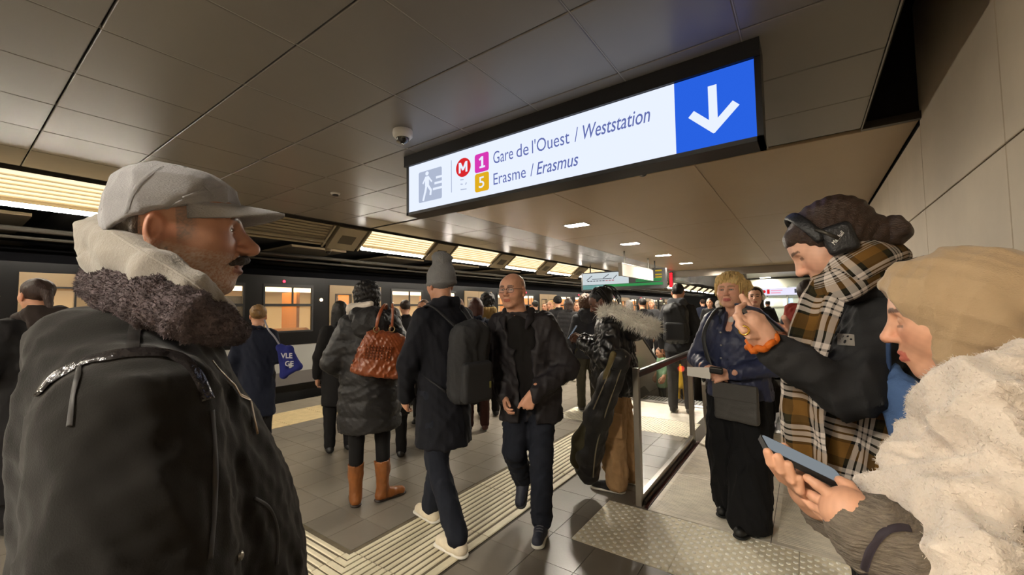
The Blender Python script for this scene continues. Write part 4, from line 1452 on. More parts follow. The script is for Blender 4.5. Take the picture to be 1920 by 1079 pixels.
        for n in sleeves:
            a, e, w_ = s['sho_'+n], s['elb_'+n], s['wri_'+n]
            ww = e+(w_-e)*cuff
            q.cap(a*np.array([.82, 1, 1]), e, arm[0]*c*b, arm[1]*c*b, k)
            q.cap(e, ww, arm[1]*c*b, arm[2]*c*b, k*.6)
        if collar:
            cx, cy = s.spine(1.475*c)
            q.chain([(cx-.085*c, cy-.0*c, 1.47*c), (cx-.05*c, cy-.075*c, 1.50*c), (cx+.05*c, cy-.075*c, 1.50*c), (cx+.085*c, cy, 1.47*c), (cx+.055*c, cy+.075*c, 1.435*c)], [.022*c]*5, .02)
            q.cap((cx-.085*c, cy, 1.47*c), (cx-.055*c, cy+.075*c, 1.435*c), .022*c, .022*c, .02)
        if extra: extra(q)
        return s.part(name, q, m, disp)
    def trousers(s, m, r=(.105, .075, .062), top=1.0, disp=None, name='trousers', ank=None, vox=None):
        c, b = s.sc, s.bulk
        q = S(vox or s.vox)
        p = s['pelvis']
        q.ell(p+np.array([0, 0, -.03*c]), (.165*c*b, .125*c*b, .14*c), .05)
        for n in 'rl':
            a = s['ank_'+n]; kn = s['kne_'+n]
            e = a+(kn-a)*(.02 if ank is None else ank)
            q.cap(s['hip_'+n], kn, r[0]*c*b, r[1]*c*b, .03)
            q.cap(kn, e, r[1]*c*b, r[2]*c*b, .02)
        q.clip((0, 0, .018), (0, 0, -1), .003)
        return s.part(name, q, m, disp)
    def shoe(s, n, m, msole=None, d=(0, 1, 0), L=.28, boot=None, heel=None, pitch=0, label=None, high=.075):
        """shoe under ankle n pointing along d (person frame)"""
        c = s.sc; L = L*c
        a = s['ank_'+n].copy()
        d = np.array(d, float); d[2] = 0; d = nrm(d)
        ph = math.radians(pitch)
        dv = d*math.cos(ph)-np.array([0, 0, 1])*math.sin(ph)
        up = np.array([0, 0, 1])*math.cos(ph)+d*math.sin(ph)
        org = a-up*a[2] if pitch == 0 else a-up*.085*c
        T = frame_T(org-dv*.075*c, dv, up)
        def P(x, y, z): return T(np.array([[x, y, z]]))[0]
        q = S(.007 if s.vox < .016 else .012)
        Rm = np.stack([T(np.eye(3)[i][None])[0]-T(np.zeros((1, 3)))[0] for i in range(3)], 1)
        q.cap(P(0, .045*c, .045), P(0, L*.45, .045), .040*c, .042*c, .02)
        q.cap(P(0, L*.45, .045), P(.004, L-.052*c, .034), .042*c, .036*c, .02)
        q.cap(P(0, .06*c, .05), P(0, .075*c, high+.03), .040*c, .042*c, .02)
        if boot:
            q.cap(P(0, .065*c, .08), P(0, .07*c, .24), .046*c, .056*c, .02)
            q.cap(P(0, .07*c, .24), P(0, .06*c, boot), .056*c, .066*c, .02)
            q.cap(P(0, .06*c, boot+.1), P(0, .06*c, boot+.04), .1, .1, .004, op=1)
        q.clip(P(0, 0, .012), -up, .003)
        o = s.part('boot' if boot else 'shoe', q, m, folds(.003, 5, 50) if boot else None, label=label)
        if msole is not None:
            q = S(.006 if s.vox < .016 else .012)
            q.cap(P(0, .042*c, .013), P(0, L-.05*c, .013), .043*c, .044*c, .01, fl=(up, .34))
            s.part('sole', q, msole, parent=o)
        return o
    def hair(s, kind, m, vox=.006, seed=1, lab=None):
        q = S(vox)
        q.ell((0, -.020, .040), (.0835, .105, .092), .02)
        if kind in ('bob', 'long', 'curly', 'fluffy'):
            low = {'bob': -.09, 'long': -.26, 'curly': -.06, 'fluffy': -.07}[kind]
            q.cap((-.055, -.045, .0), (-.055, -.06, low), .045, .04, .03)
            q.cap((.055, -.045, .0), (.055, -.06, low), .045, .04, .03)
            q.cap((0, -.065, .0), (0, -.08, low), .06, .05, .03)
            if kind == 'curly':
                q.ell((0, -.03, .05), (.105, .115, .105), .03)
            if kind == 'fluffy':
                q.ell((0, -.02, .055), (.096, .105, .095), .03)
                q.cap((-.05, .055, .075), (.05, .06, .08), .03, .034, .02)
        if kind == 'bun':
            q.ell((0, -.135, .03), (.045, .04, .045), .012)
        if kind == 'ponytail':
            q.cap((0, -.12, .03), (0, -.16, -.10), .03, .02, .015)
        if kind != 'hood':
            if kind == 'fluffy':
                q.ell((0, .088, -.045), (.064, .058, .088), .02, op=1)
            else:
                q.ell((0, .090, -.030), (.074, .068, .088), .025, op=1)
        if kind == 'short':
            q.ell((0, .02, -.12), (.12, .10, .10), .02, op=1)
            for t in (-1, 1):
                q.ell((t*.085, -.008, -.006), (.03, .026, .036), .01, op=1)
        dsp = {'curly': addf(bumps(.005, 90, seed), bumps(.003, 190, seed+1)), 'fluffy': addf(bumps(.003, 70, seed), lambda P: .003*np.sin(P[:, 0]*260+12*np.sin(P[:, 2]*14)))}.get(kind, lambda P: .0018*np.sin(P[:, 0]*240+P[:, 1]*160+8*np.sin(P[:, 2]*18))+bumps(.002, 40, seed)(P))
        return s.hpart('hair', q, m, dsp, label=lab)
    def backpack(s, m, c=(0, -.21, 1.20), h=(.15, .08, .23), strap=True, pocket=True, tilt=0, name='backpack', label=None, sides=(-1, 1)):
        k = s.sc
        c = np.array(c)*k; h = np.array(h)*k
        R = rotx(math.radians(tilt))
        q = S(s.vox*.8)
        q.box(c, h, .075*k, .03, R=R)
        q.ell(c+R@np.array([0, -.01, h[2]*.9]), (h[0]*.8, h[1]*.9, .07*k), .04, R=R)
        o = s.part(name, q, m, addf(folds(.010, 21, 11), folds(.004, 22, 26)))
        if pocket:
            q = S(s.vox*.8)
            q.box(c+R@np.array([0, -h[1]*.95, -h[2]*.35]), (h[0]*.8, .035*k, h[2]*.5), .03*k, .01, R=R)
            s.part('front_pocket', q, m, parent=o)
        if strap:
            for t in sides:
                top = c+R@np.array([t*.07*k, h[1]*.6, h[2]*.9])
                bot = c+R@np.array([t*.12*k, h[1]*.6, -h[2]*.7])
                sh = s['sho_'+('r' if t > 0 else 'l')]
                pth = smooth_path([top, sh*[.62, 1, 1]+[0, -.03, .085*k], sh*[.66, 1, 1]+[0, .075*k, .03*k], sh*[.75, 1, 1]+[0, .13*k, -.14*k], sh*[.98, 1, 1]+[0, .05*k, -.30*k], bot], 26)
                V, F = tube_mesh(pth, .022*k, 8, flat=.35, up=(0, .3, 1))
                mk('shoulder_strap', s.W(V), F, m, o, smooth=True)
        if label: o['label'] = label
        return o
def ground(px, d):
    p = at(px, 577, d)
    return p[0], p[1]
def head_to(px, d): return 35.4756-math.degrees(math.atan((px-960)/FPX))
BLK = fabric('black_cloth', (26, 25, 26)); BLK2 = fabric('soft_black_cloth', (34, 33, 34)); NAVY = fabric('navy_cloth', (28, 32, 46)); CHAR = fabric('charcoal_cloth', (50, 50, 52))
DENIM = fabric('dark_denim', (30, 33, 42), scale=400); GREY = fabric('mid_grey_cloth', (92, 90, 88)); BROWNC = fabric('brown_cloth', (78, 62, 44))
SHB = mat('black_shoe', (22, 22, 23), .45); SHW = mat('white_shoe', (206, 200, 188), .6, var=(20, .1)); SOLEW = mat('white_sole', (210, 206, 196), .6)
H_BLK = hairmat('hair_black', (20, 17, 16)); H_DBR = hairmat('hair_dark_brown', (42, 29, 22)); H_BR = hairmat('hair_brown', (84, 58, 38)); H_BLO = hairmat('hair_blond', (178, 146, 92)); H_GR = hairmat('hair_grey', (110, 104, 98))
def crowd(label, px, d, turn, H, coat, hair, hairm, trs=BLK, hem=.62, seed=0, group=None, base=0.0, skin=(190, 140, 112), vox=.02, shoes=SHB, puff=0, loc=None, hat=None, pose=None, hood=None, hpitch=0, hyaw=0, pre=None, sole=None, stride=0.0):
    """a passer-by; turn 0 = seen from behind, 180 = facing the photographer"""
    loc = loc or ground(px, d)
    p = Person(label, loc, head_to(px, d)+turn, H, vox, group, base=base)
    if pose == 'phone':
        for n, q in (('r', 1), ('l', -1)):
            p['elb_'+n] = (q*.23, .02, 1.12); p['wri_'+n] = (q*.06, .27, 1.18)
    if pose == 'bent':
        for n, q in (('r', 1), ('l', -1)):
            p['elb_'+n] = (q*.25, -.02, 1.12); p['wri_'+n] = (q*.12, .24, 1.06)
    if stride:
        p['ank_r'] = (.10, .5*stride, .085); p['kne_r'] = (.10, .35*stride, .50)
        p['ank_l'] = (-.10, -.5*stride, .10); p['kne_l'] = (-.10, -.05*stride, .48)
    if pre: pre(p)
    p.set_head(hyaw, hpitch)
    p.head(vox=.007 if vox > .016 else .005, painted_eyes=True, skin=skin)
    for n, q in (('r', 1), ('l', -1)):
        d_ = p['wri_'+n]-p['elb_'+n]
        p.hand(n, d_, (q, 0, 0) if abs(nrm(d_)[2]) > .6 else (q*.6, 0, .8), vox=.007)
    p.body()
    p.coat(coat, hem, disp=quilt(.012, .085, extra=folds(.004, seed, 16)) if puff else folds(.007, seed, 14))
    p.trousers(trs, disp=folds(.006, seed+3, 16))
    for n in 'rl':
        p.shoe(n, shoes, sole)
    if hair: p.hair(hair, hairm, vox=.008, seed=seed)
    if hat:
        q = S(.008)
        q.ell((0, -.018, .05), (.092, .112, .092), .02)
        q.ell((0, -.02, .01), (.092, .110, .03), .01)
        q.clip((0, 0, .005), (0, .35, -1))
        p.hpart('hat', q, hat, bumps(.002, 90, seed))
    if hood:
        q = S(.012)
        nk = p['neck']
        q.chain([nk+np.array((-.10, .02, .0)), nk+np.array((-.07, -.09, .03)), nk+np.array((.07, -.09, .03)), nk+np.array((.10, .02, .0))], [.04, .055, .055, .04], .03)
        q.ell(nk+np.array((0, -.12, -.04)), (.12, .06, .10), .03)
        p.part('hood', q, hood, folds(.006, seed+9, 22))
    return p
# ---------------------------------------------------------------- people waiting along the platform
G1 = 'people waiting farther along the platform'
OLIVE = fabric('ochre_hood_cloth', (128, 104, 60)); SAND = fabric('sand_coat_cloth', (150, 132, 100)); BLUEJ = fabric('blue_jacket_cloth', (66, 92, 132)); GREENC = fabric('green_coat_cloth', (112, 142, 112)); YELC = mat('yellow_jacket_cloth', (206, 164, 24), .6, bump=(60, .2)); ORNG = fabric('orange_scarf_cloth', (196, 92, 34)); TAUPE = fabric('taupe_trousers_cloth', (84, 76, 66))
# man with the dark backpack on the farther landing
p = crowd('man in a hooded dark coat with a black backpack standing on the farther landing', 1272, 5.85, -8, 1.83, CHAR, 'short', H_BLK, trs=fabric('dark_grey_trousers', (46, 45, 48)), seed=3, loc=(-1.50, 6.22), vox=.016, hood=fabric('grey_hood_cloth', (74, 76, 80)), hem=.82, hpitch=8)
p.backpack(mat('black_backpack_nylon', (24, 24, 26), .6, bump=(200, .1)), c=(0, -.235, 1.20), h=(.16, .085, .25))
# shaggy-haired person with steel bottle
def pb(p):
    p['elb_l'] = (-.245, -.04, 1.10); p['wri_l'] = (-.25, .02, .84); p['elb_r'] = (.22, .06, 1.12); p['wri_r'] = (.08, .25, 1.10)
p = crowd('shaggy-haired person in a dark hooded jacket carrying a steel bottle', 1100, 6.05, 10, 1.68, CHAR, 'curly', H_BR, trs=fabric('olive_trousers', (66, 62, 50)), seed=5, loc=(-2.66, 5.62), vox=.016, hood=CHAR, hem=.80, pre=pb, shoes=SHB, sole=SOLEW, hyaw=-10)
w = p.W(p['wri_l'])
e = empty('steel_bottle', (w[0]-.02, w[1]-.03, w[2]-.33), 'brushed steel drinking bottle hanging from the hand of the shaggy-haired person', 'bottle')
MB().lathe([(.026, 0), (.030, .006), (.030, .15), (.022, .18), (.015, .19)], (w[0]-.02, w[1]-.03, w[2]-.33), n=18).build('flask', M_STEEL, e, autosmooth=40)
MB().lathe([(.018, .19), (.018, .22), (.012, .225)], (w[0]-.02, w[1]-.03, w[2]-.33), n=14).build('cap', M_BLACK, e, autosmooth=40)
crowd('person in a black quilted puffer coat with walking shoes next to the bottle carrier', 1068, 8.2, 5, 1.70, BLK2, 'bob', H_DBR, seed=7, loc=(-3.94, 7.5), puff=1, hem=.72, shoes=SHW, stride=.3)
crowd('man in a plain black overcoat and flat black cap beyond the quilted coat', 1046, 8.9, 20, 1.76, BLK, 'short', H_BLK, seed=8, hat=BLK, hem=.5)
crowd('pale-haired person half hidden behind the man in the black overcoat', 1034, 10.2, 150, 1.70, SAND, 'bob', H_BLO, seed=9)
crowd('dark-haired man standing behind the shaggy-haired bottle carrier', 1126, 6.9, -20, 1.76, BLK2, 'short', H_BLK, seed=10, hood=BLK)
crowd('short person in black beanie with an orange scarf behind the guitar player', 1141, 7.4, -10, 1.54, CHAR, None, H_BLK, seed=11, hat=BLK, hood=ORNG)
crowd('person in a blue hooded jacket behind the guitar player', 1146, 5.3, 15, 1.56, BLUEJ, 'short', H_BR, seed=12, hood=BLUEJ, trs=DENIM, hem=.8)
crowd('pale-coated woman far down the platform by the train doors', 1022, 12.0, 160, 1.66, fabric('white_coat_cloth', (190, 180, 160)), 'long', H_BR, seed=13)
p = crowd('woman with brown hair facing the camera beyond the grey beanie', 795, 5.6, 165, 1.63, BLK, 'long', H_BR, seed=14)
p = crowd('auburn-haired woman in red-brown boots with grey bag straps behind the bald man', 884, 5.1, 0, 1.64, NAVY, 'bob', hairmat('hair_auburn', (66, 34, 28)), trs=fabric('oxblood_tights', (52, 28, 24)), seed=15, shoes=mat('oxblood_boot', (70, 36, 28), .4), loc=(-3.40, 3.98), vox=.016)
p.backpack(fabric('slate_pack', (70, 74, 84)), c=(.0, -.2, 1.22), h=(.14, .07, .2))
crowd('dark-haired person in a sand coat with ochre hood behind the bald man', 914, 5.9, 5, 1.72, SAND, 'curly', H_BLK, seed=16, hood=OLIVE)
crowd('small dark-haired person standing in front of the woman with the brown bag', 638, 4.5, 10, 1.60, BLK, 'long', H_BLK, seed=17, hem=.55)
crowd('person with grey scarf hidden beside the woman with the brown bag', 736, 4.3, -10, 1.52, BLK2, 'bob', H_DBR, seed=18, hood=fabric('grey_scarf_cloth', (120, 118, 114)), hem=.5)
# people on the farther escalator, lower than the platform
crowd('small child in a pale green coat on the farther escalator', 1238, 7.0, 120, .92, GREENC, 'bob', H_BR, seed=19, base=-.142, loc=(-2.08, 7.34), hem=.5, hpitch=15)
crowd('small child in bright yellow overalls on the farther escalator', 1272, 7.0, 10, .98, YELC, 'short', H_BLK, trs=YELC, seed=20, base=-.142, loc=(-1.76, 7.33), hem=.5)
# girl with white headphones on the near escalator
p = crowd('long-haired girl wearing white headphones behind the blonde woman', 1412, 5.2, 172, 1.73, BLK, 'long', H_DBR, seed=21, vox=.016, skin=(206, 160, 136), loc=(-.53, 6.14), hyaw=8)
M_HPW = mat('white_headphone_plastic', (220, 214, 204), .4)
hp = MB()
ar = [(.092*math.cos(t), -.01, .045+.088*math.sin(t)) for t in np.linspace(-.35, math.pi+.35, 20)]
V, F = tube_mesh(ar, .010, 8)
hb = mk('headphones', p.HT(V), F, M_HPW, p.root, smooth=True)
for q_ in (-1, 1):
    MB2 = MB().lathe([(.036, 0), (.042, .006), (.042, .022), (.030, .032)], (q_*.080, -.008, -.002), axis=(q_, 0, 0), n=18)
    mk('ear_cup', p.HT(MB2.v), MB2.f, M_HPW, hb, smooth=True)
# navy jacket between the blonde woman and the tall woman
p = crowd('person in a dark navy jacket with red collar behind the tall woman in plaid scarf', 1512, 3.9, -30, 1.70, NAVY, 'short', H_DBR, seed=22, vox=.016, hood=fabric('red_collar_cloth', (150, 60, 50)), hem=.7, loc=(.02, 4.15))
# blue-bag woman near the track
def pbb(p):
    p['elb_r'] = (.22, .02, 1.12); p['wri_r'] = (.10, .22, 1.10)
p = crowd('woman with light brown bun in a dark coat carrying a blue tote bag', 468, 4.5, -15, 1.57, NAVY, 'bun', hairmat('hair_light_brown', (128, 98, 60)), seed=23, loc=ground(484, 4.42), vox=.016, hem=.45, pre=pbb)
tb_ = p.W(np.array((.27, -.02, .93)))
# person at the far left beside the cap man
FURB = mat('brown_fur', (36, 26, 22), .9)
p = crowd('dark-haired person in a long black coat standing beyond the shearling jacket', 72, 3.0, 25, 1.76, BLK, 'ponytail', hairmat('hair_chestnut', (48, 32, 26)), seed=24, vox=.016, hem=.22, loc=ground(72, 3.0), hood=FURB, pose='bent')
# far crowd
far = [(1331, 11.5, 170, 1.72, BLK), (1347, 13, 20, 1.68, CHAR), (1386, 10.5, 160, 1.70, BLK2), (1318, 14, 10, 1.75, NAVY), (1004, 10.5, 30, 1.70, BLK2), (1090, 11, 10, 1.76, BLK), (1082, 9.8, 190, 1.66, CHAR), (1112, 12, 20, 1.72, NAVY), (1205, 9.0, 10, 1.70, BLK), (1222, 12, 170, 1.72, CHAR), (860, 7.0, 20, 1.68, BLK2), (760, 6.6, 10, 1.66, BLK), (1440, 15.5, 10, 1.7, BLK), (1180, 10, 30, 1.68, BROWNC)]
descr = ['in black coat facing this way beyond the backpack man', 'in charcoal coat beyond the backpack man', 'in soft black coat facing this way beside the blonde woman', 'in navy coat far down beyond the escalators', 'in soft black coat by the train beyond the bald man', 'tall in black coat beyond the bottle carrier', 'in charcoal coat facing this way beyond the quilted coat', 'in navy coat under the line map display', 'in black coat behind the fur hood', 'in charcoal coat facing this way behind the fur hood', 'in soft black coat behind the grey beanie', 'in black coat by the train beyond the brown bag', 'in black coat before the lit glass room', 'in brown coat behind the fur hood']
for i, (px, d, t, H, c) in enumerate(far):
    crowd('distant person '+descr[i], px, d, t, H, c, ['short', 'bob', 'long', 'short'][i % 4], [H_BLK, H_DBR, H_BR, H_GR][(i*7) % 4], seed=40+i, vox=.024, group=G1, trs=[BLK, DENIM, CHAR][i % 3])
# ---------------------------------------------------------------- woman with brown boots and leather bag
p = Person('woman in a long black puffer coat and tan leather boots with brown bag', (-2.87, 2.05), 58, 1.72, .011, bulk=1.10)
p['elb_r'] = (.27, -.02, 1.13); p['wri_r'] = (.20, .16, .98); p['elb_l'] = (-.28, .0, 1.13); p['wri_l'] = (-.17, .20, 1.0)
p['head'] = (-.03, .04, 1.625)
p.set_head(5, 6)
p.head(vox=.006, painted_eyes=True)
for n, q_ in (('r', 1), ('l', -1)):
    p.hand(n, p['wri_'+n]-p['elb_'+n], (q_*.6, 0, .8), vox=.006)
p.body()
PUF = mat('black_puffer_nylon', (30, 29, 30), .55, bump=(60, .25), spec=.35)
co = p.coat(PUF, .60, st=[(.575, .225, .19), (.80, .222, .185), (.95, .212, .175), (1.10, .205, .165), (1.25, .212, .162), (1.36, .200, .135), (1.43, .160, .11), (1.485, .10, .09)], arm=(.088, .082, .062), disp=quilt(.010, .115, extra=folds(.006, 4, 18)))
q = S(.010); nk = p['neck']
q.chain([nk+np.array((-.12, .03, .0)), nk+np.array((-.10, -.08, .02)), nk+np.array((0, -.13, .02)), nk+np.array((.10, -.08, .02)), nk+np.array((.12, .03, 0))], [.045, .06, .065, .06, .045], .03)
q.ell(nk+np.array((0, -.15, -.06)), (.15, .06, .12), .04)
p.part('hood', q, PUF, folds(.006, 6, 22))
q = S(.008)
q.cap(nk+np.array((-.145, -.03, .075)), nk+np.array((-.01, -.125, .105)), .036, .026, .02)
q.cap(nk+np.array((-.145, -.03, .075)), nk+np.array((-.15, .06, .02)), .036, .03, .02)
p.part('scarf', q, fabric('white_scarf_knit', (206, 196, 184), scale=120), folds(.004, 2, 40), label='white scarf')
p.trousers(fabric('black_tights', (22, 21, 22)), r=(.082, .054, .050), name='tights', ank=.55)
TAN = mat('tan_boot_leather', (128, 76, 34), .42, bump=(70, .12), var=(9, .2))
DKS = mat('dark_heel_sole', (38, 26, 18), .5)
p.shoe('l', TAN, DKS, d=(-.05, 1, 0), boot=.36); p.shoe('r', TAN, DKS, d=(.95, .35, 0), boot=.36)
p.hair('curly', H_BLK, vox=.007, seed=4)
# brown leather shoulder bag
bc = p.W(np.array((.075, -.295, 1.20)))
bag = empty('leather_bag', bc-np.array([0, 0, .22]), 'brown leather shoulder bag with ring handles hanging behind the black puffer coat', 'bag')
BL = mat('cognac_leather', (132, 66, 32), .34, bump=(26, .25), var=(6, .25), coat=.15)
B = rotz(p.h)
def bw(x, y, z): return bc+B@np.array((x, y, z))
q = S(.007)
st = [(-.19, 0, 0, .195, .085), (-.16, 0, 0, .205, .095), (-.02, 0, 0, .18, .08), (.10, 0, 0, .150, .055), (.15, 0, 0, .14, .035)]
q.loft(st, .02, ex=3.2, rd=.03)
V, F = q.mesh(folds(.006, 31, 26, (1, 1, .4)))
tlt = roty(math.radians(10))
mk('bag_body', bc+(V@tlt.T)@B.T, F, BL, bag, smooth=True)
for r_ in range(5):     # woven band
    for c_ in range(9):
        z = .035-.022*r_; x = -.135+.022*c_
        pt = bc+(np.array((x, -.088+.02*abs(x), z))@tlt.T)@B.T
        MB().chbox(pt[0]-.009, pt[0]+.009, pt[1]-.006, pt[1]+.006, pt[2]-.008, pt[2]+.008, .003).build('woven_stitch', BL, bag)
M_BRASS = mat('brass_ring', (170, 150, 110), .3, metal=.9)
for i, x in enumerate((-.055, .055)):
    t = np.linspace(0, 2*math.pi, 17)[:-1]
    rg = MB().tube([bw(x+.020*math.cos(a), -.055, .165+.020*math.sin(a)) for a in t], .004, 6, closed=True).build('ring', M_BRASS, bag, smooth=True)
    hd = smooth_path([bw(x, -.055, .18), bw(x*.9+.01, -.06, .26), bw(x*.6+.03, -.02, .335), bw(x*.4+.05, .10, .345), bw(x*.5+.05, .2, .25), bw(x*.9, .05, .15)], 26)
    MB().tube(hd, .013, 8, flat=.5).build('handle', BL, bag, smooth=True)

# ---------------------------------------------------------------- man with grey beanie
p = Person('man in a dark navy overcoat and grey knitted beanie with white shoes', (-2.02, 2.02), 78, 1.79, .011, bulk=.94, base=.006)
p['pelvis'] = (0, 0, .95); p['chest'] = (0, .0, 1.28)
p['hip_l'] = (-.09, -.01, .93); p['kne_l'] = (-.09, -.06, .50); p['ank_l'] = (-.06, -.24, .10)
p['hip_r'] = (.09, .01, .93); p['kne_r'] = (.08, .16, .51); p['ank_r'] = (.04, .22, .10)
p['elb_l'] = (-.25, .02, 1.13); p['wri_l'] = (-.20, .14, .90); p['elb_r'] = (.25, .0, 1.13); p['wri_r'] = (.22, .12, .9)
p.set_head(0, 4)
p.head(vox=.006, painted_eyes=True)
for n, q_ in (('r', 1), ('l', -1)):
    p.hand(n, p['wri_'+n]-p['elb_'+n], (q_, 0, 0), vox=.006)
p.body()
WOOL = fabric('navy_wool', (24, 25, 31), var=.18)
p.coat(WOOL, .60, st=[(.585, .20, .185), (.80, .198, .172), (.95, .192, .160), (1.10, .186, .146), (1.25, .200, .148), (1.36, .198, .13), (1.43, .160, .105), (1.49, .09, .085)], arm=(.082, .070, .058), disp=folds(.007, 11, 12), extra=lambda q: q.chain([p['neck']+np.array(v) for v in ((-.085, .05, .02), (-.085, -.03, .045), (-.04, -.085, .055), (.04, -.085, .055), (.085, -.03, .045), (.085, .05, .02))], [.022]*6, .02))
p.trousers(DENIM, r=(.10, .075, .072), disp=folds(.006, 12, 20))
CRM = mat('offwhite_sneaker', (212, 200, 176), .6, var=(20, .12), bump=(60, .15))
p.shoe('l', CRM, SOLEW, d=(-.15, 1, 0)); p.shoe('r', CRM, SOLEW, d=(-.05, 1, 0))
q = S(.006)
q.ell((0, -.016, .048), (.093, .113, .092), .02)
q.chain([(0, -.03, .11), (0, -.04, .165)], [.072, .058], .03)
q.ell((-.03, -.03, .185), (.04, .045, .03), .025); q.ell((.035, -.05, .18), (.04, .04, .03), .02)
q.ell((0, -.015, .005), (.096, .113, .035), .012)
q.clip((0, -.02, -.028), (0, .12, -1))
p.hpart('beanie', q, fabric('grey_rib_knit', (112, 112, 112), scale=160, bump=.4), addf(bumps(.004, 34, 8), lambda P: .0022*np.sin(np.arctan2(P[:, 0], P[:, 1]+.02)*46)), label='grey knitted beanie')
bp = Person.backpack(p, mat('black_daypack_canvas', (28, 28, 30), .75, bump=(220, .2)), c=(.03, -.245, 1.12), h=(.135, .085, .245), tilt=7)
q = S(.009)
q.box(np.array((.03, -.325, 1.0))*p.sc, (.11*p.sc, .028*p.sc, .10*p.sc), .025, .01)
p.part('lower_pocket', q, mat('black_daypack_canvas', (28, 28, 30)), parent=bp)
mk('zip_pull', p.W(np.array([(.10, -.357, 1.02), (.115, -.357, 1.02), (.115, -.357, .98), (.10, -.357, .98)])*p.sc), [(0, 1, 2, 3)], mat('olive_tag', (120, 116, 60), .6), bp)

# ---------------------------------------------------------------- bald man with glasses
p = Person('bald man with glasses walking in a dark open jacket', ground(992, 2.90), 203, 1.75, .010)
p['pelvis'] = (.0, .0, .95); p['chest'] = (.03, .04, 1.29); p['neck'] = (.065, .06, 1.475); p['head'] = (.095, .105, 1.625)
for n, q_ in (('r', 1), ('l', -1)):
    p['sho_'+n] = (q_*.19+.05, .035, 1.40)
p['elb_l'] = (-.265, .03, 1.10); p['wri_l'] = (-.055, .225, .955)
p['elb_r'] = (.21, .0, 1.10); p['wri_r'] = (.15, .15, .92)
p['hip_l'] = (-.085, 0, .93); p['kne_l'] = (-.075, .05, .51); p['ank_l'] = (-.075, .06, .085)
p['hip_r'] = (.085, 0, .93); p['kne_r'] = (.11, .06, .54); p['ank_r'] = (.10, -.17, .27)
p.set_head(-14, 2)
p.head(vox=.0036, skin=(202, 150, 122), wide=1.05, nose=1.12, jaw=1.08, chin=1.1, old=1.0, scalp=((74, 66, 60), .75, .062), browc=(70, 56, 48), eye=.75, cheek=1.15, stubble=((120, 96, 84), .25), neckr=.066)
p.hand('l', np.array((.45, .25, -1)), (-.3, 1, .2), vox=.0045, curl=(70, 80, 50), thumb=(20, 10))
p.hand('r', p['wri_r']-p['elb_r'], (1, 0, 0), vox=.006)
p.body()
eyeballs(p.HT, p.root, gaze=(-.1, 1, -.05))
p.coat(fabric('black_tshirt', (24, 22, 22)), .80, name='t_shirt', st=[(.82, .165, .125), (.95, .168, .135), (1.10, .165, .140), (1.25, .172, .138), (1.36, .165, .115), (1.43, .125, .09), (1.468, .075, .07)], collar=False, sleeves='', disp=folds(.006, 17, 16))
JK = mat('dark_jacket_nylon', (36, 33, 36), .6, bump=(180, .12), spec=.3)
def opening(q):
    for z0 in np.linspace(.72, 1.5, 9):
        cx, cy = p.spine(z0)
        q.box((cx-.005, cy+.20, z0), (.050+.035*(z0 > 1.3), .12, .07), .02, .012, op=1)
p.coat(JK, .72, name='jacket', st=[(.735, .225, .165, -.01), (.80, .222, .165), (.95, .215, .160), (1.10, .205, .158), (1.25, .208, .154), (1.36, .200, .128), (1.43, .155, .105), (1.485, .09, .085)], arm=(.088, .080, .060), disp=folds(.009, 18, 13), extra=opening)
q = S(.008); nk = p['neck']
for q_ in (-1, 1):
    q.chain([nk+np.array((q_*.055, -.075, .03)), nk+np.array((q_*.095, .0, .02)), nk+np.array((q_*.095, .075, -.04)), nk+np.array((q_*.075, .125, -.10))], [.016, .020, .026, .012], .015, fl=((q_*.4, .7, .5), .5))
q.cap(nk+np.array((-.055, -.075, .03)), nk+np.array((.055, -.075, .03)), .016, .016, .015)
p.part('collar', q, JK)
p.trousers(DENIM, r=(.105, .080, .072), disp=folds(.007, 19, 18))
NVS = mat('navy_sneaker', (38, 42, 56), .6, bump=(90, .2))
s1 = p.shoe('l', NVS, SOLEW, d=(.02, 1, 0)); s2 = p.shoe('r', NVS, mat('dark_sole', (30, 30, 32), .7), d=(.05, 1, 0), pitch=48)
for k in range(4):
    a = p['ank_l']
    V, F = tube_mesh([a+np.array((-.022, .06+.018*k, .012-.008*k)), a+np.array((0, .062+.018*k, .018-.008*k)), a+np.array((.022, .06+.018*k, .012-.008*k))], .003, 5)
    mk('lace', p.W(V), F, mat('grey_lace', (90, 92, 100), .7), s1)
M_SPEC = mat('spectacle_frame', (40, 34, 32), .3, metal=.6)
M_LENS = mat('spectacle_lens', (220, 224, 230), .03, alpha=.12, spec=.8)
def glasses(p, m, w=.026, h=.017):
    gl = None
    for q_ in (-1, 1):
        t = np.linspace(0, 2*math.pi, 25)[:-1]
        pts = [(q_*.033+w*math.copysign(abs(math.cos(a))**.7, math.cos(a)), .104-.25*abs(q_*.033+w*math.cos(a))**1.6, .006+h*math.copysign(abs(math.sin(a))**.7, math.sin(a))) for a in t]
        V, F = tube_mesh(pts, .0016, 6, closed=True)
        if gl is None:
            gl = mk('spectacles', p.HT(V), F, m, p.root, smooth=True)
        else:
            mk('rim', p.HT(V), F, m, gl, smooth=True)
        mk('lens', p.HT(pts), [tuple(range(len(pts)))], M_LENS, gl)
        V, F = tube_mesh([(q_*.060, .096, .014), (q_*.078, .06, .013), (q_*.084, .0, .010), (q_*.080, -.02, -.002)], .0016, 6)
        mk('temple', p.HT(V), F, m, gl, smooth=True)
    V, F = tube_mesh([(-.009, .1035, .009), (0, .106, .012), (.009, .1035, .009)], .0016, 6)
    mk('bridge', p.HT(V), F, m, gl, smooth=True)
glasses(p, M_SPEC)

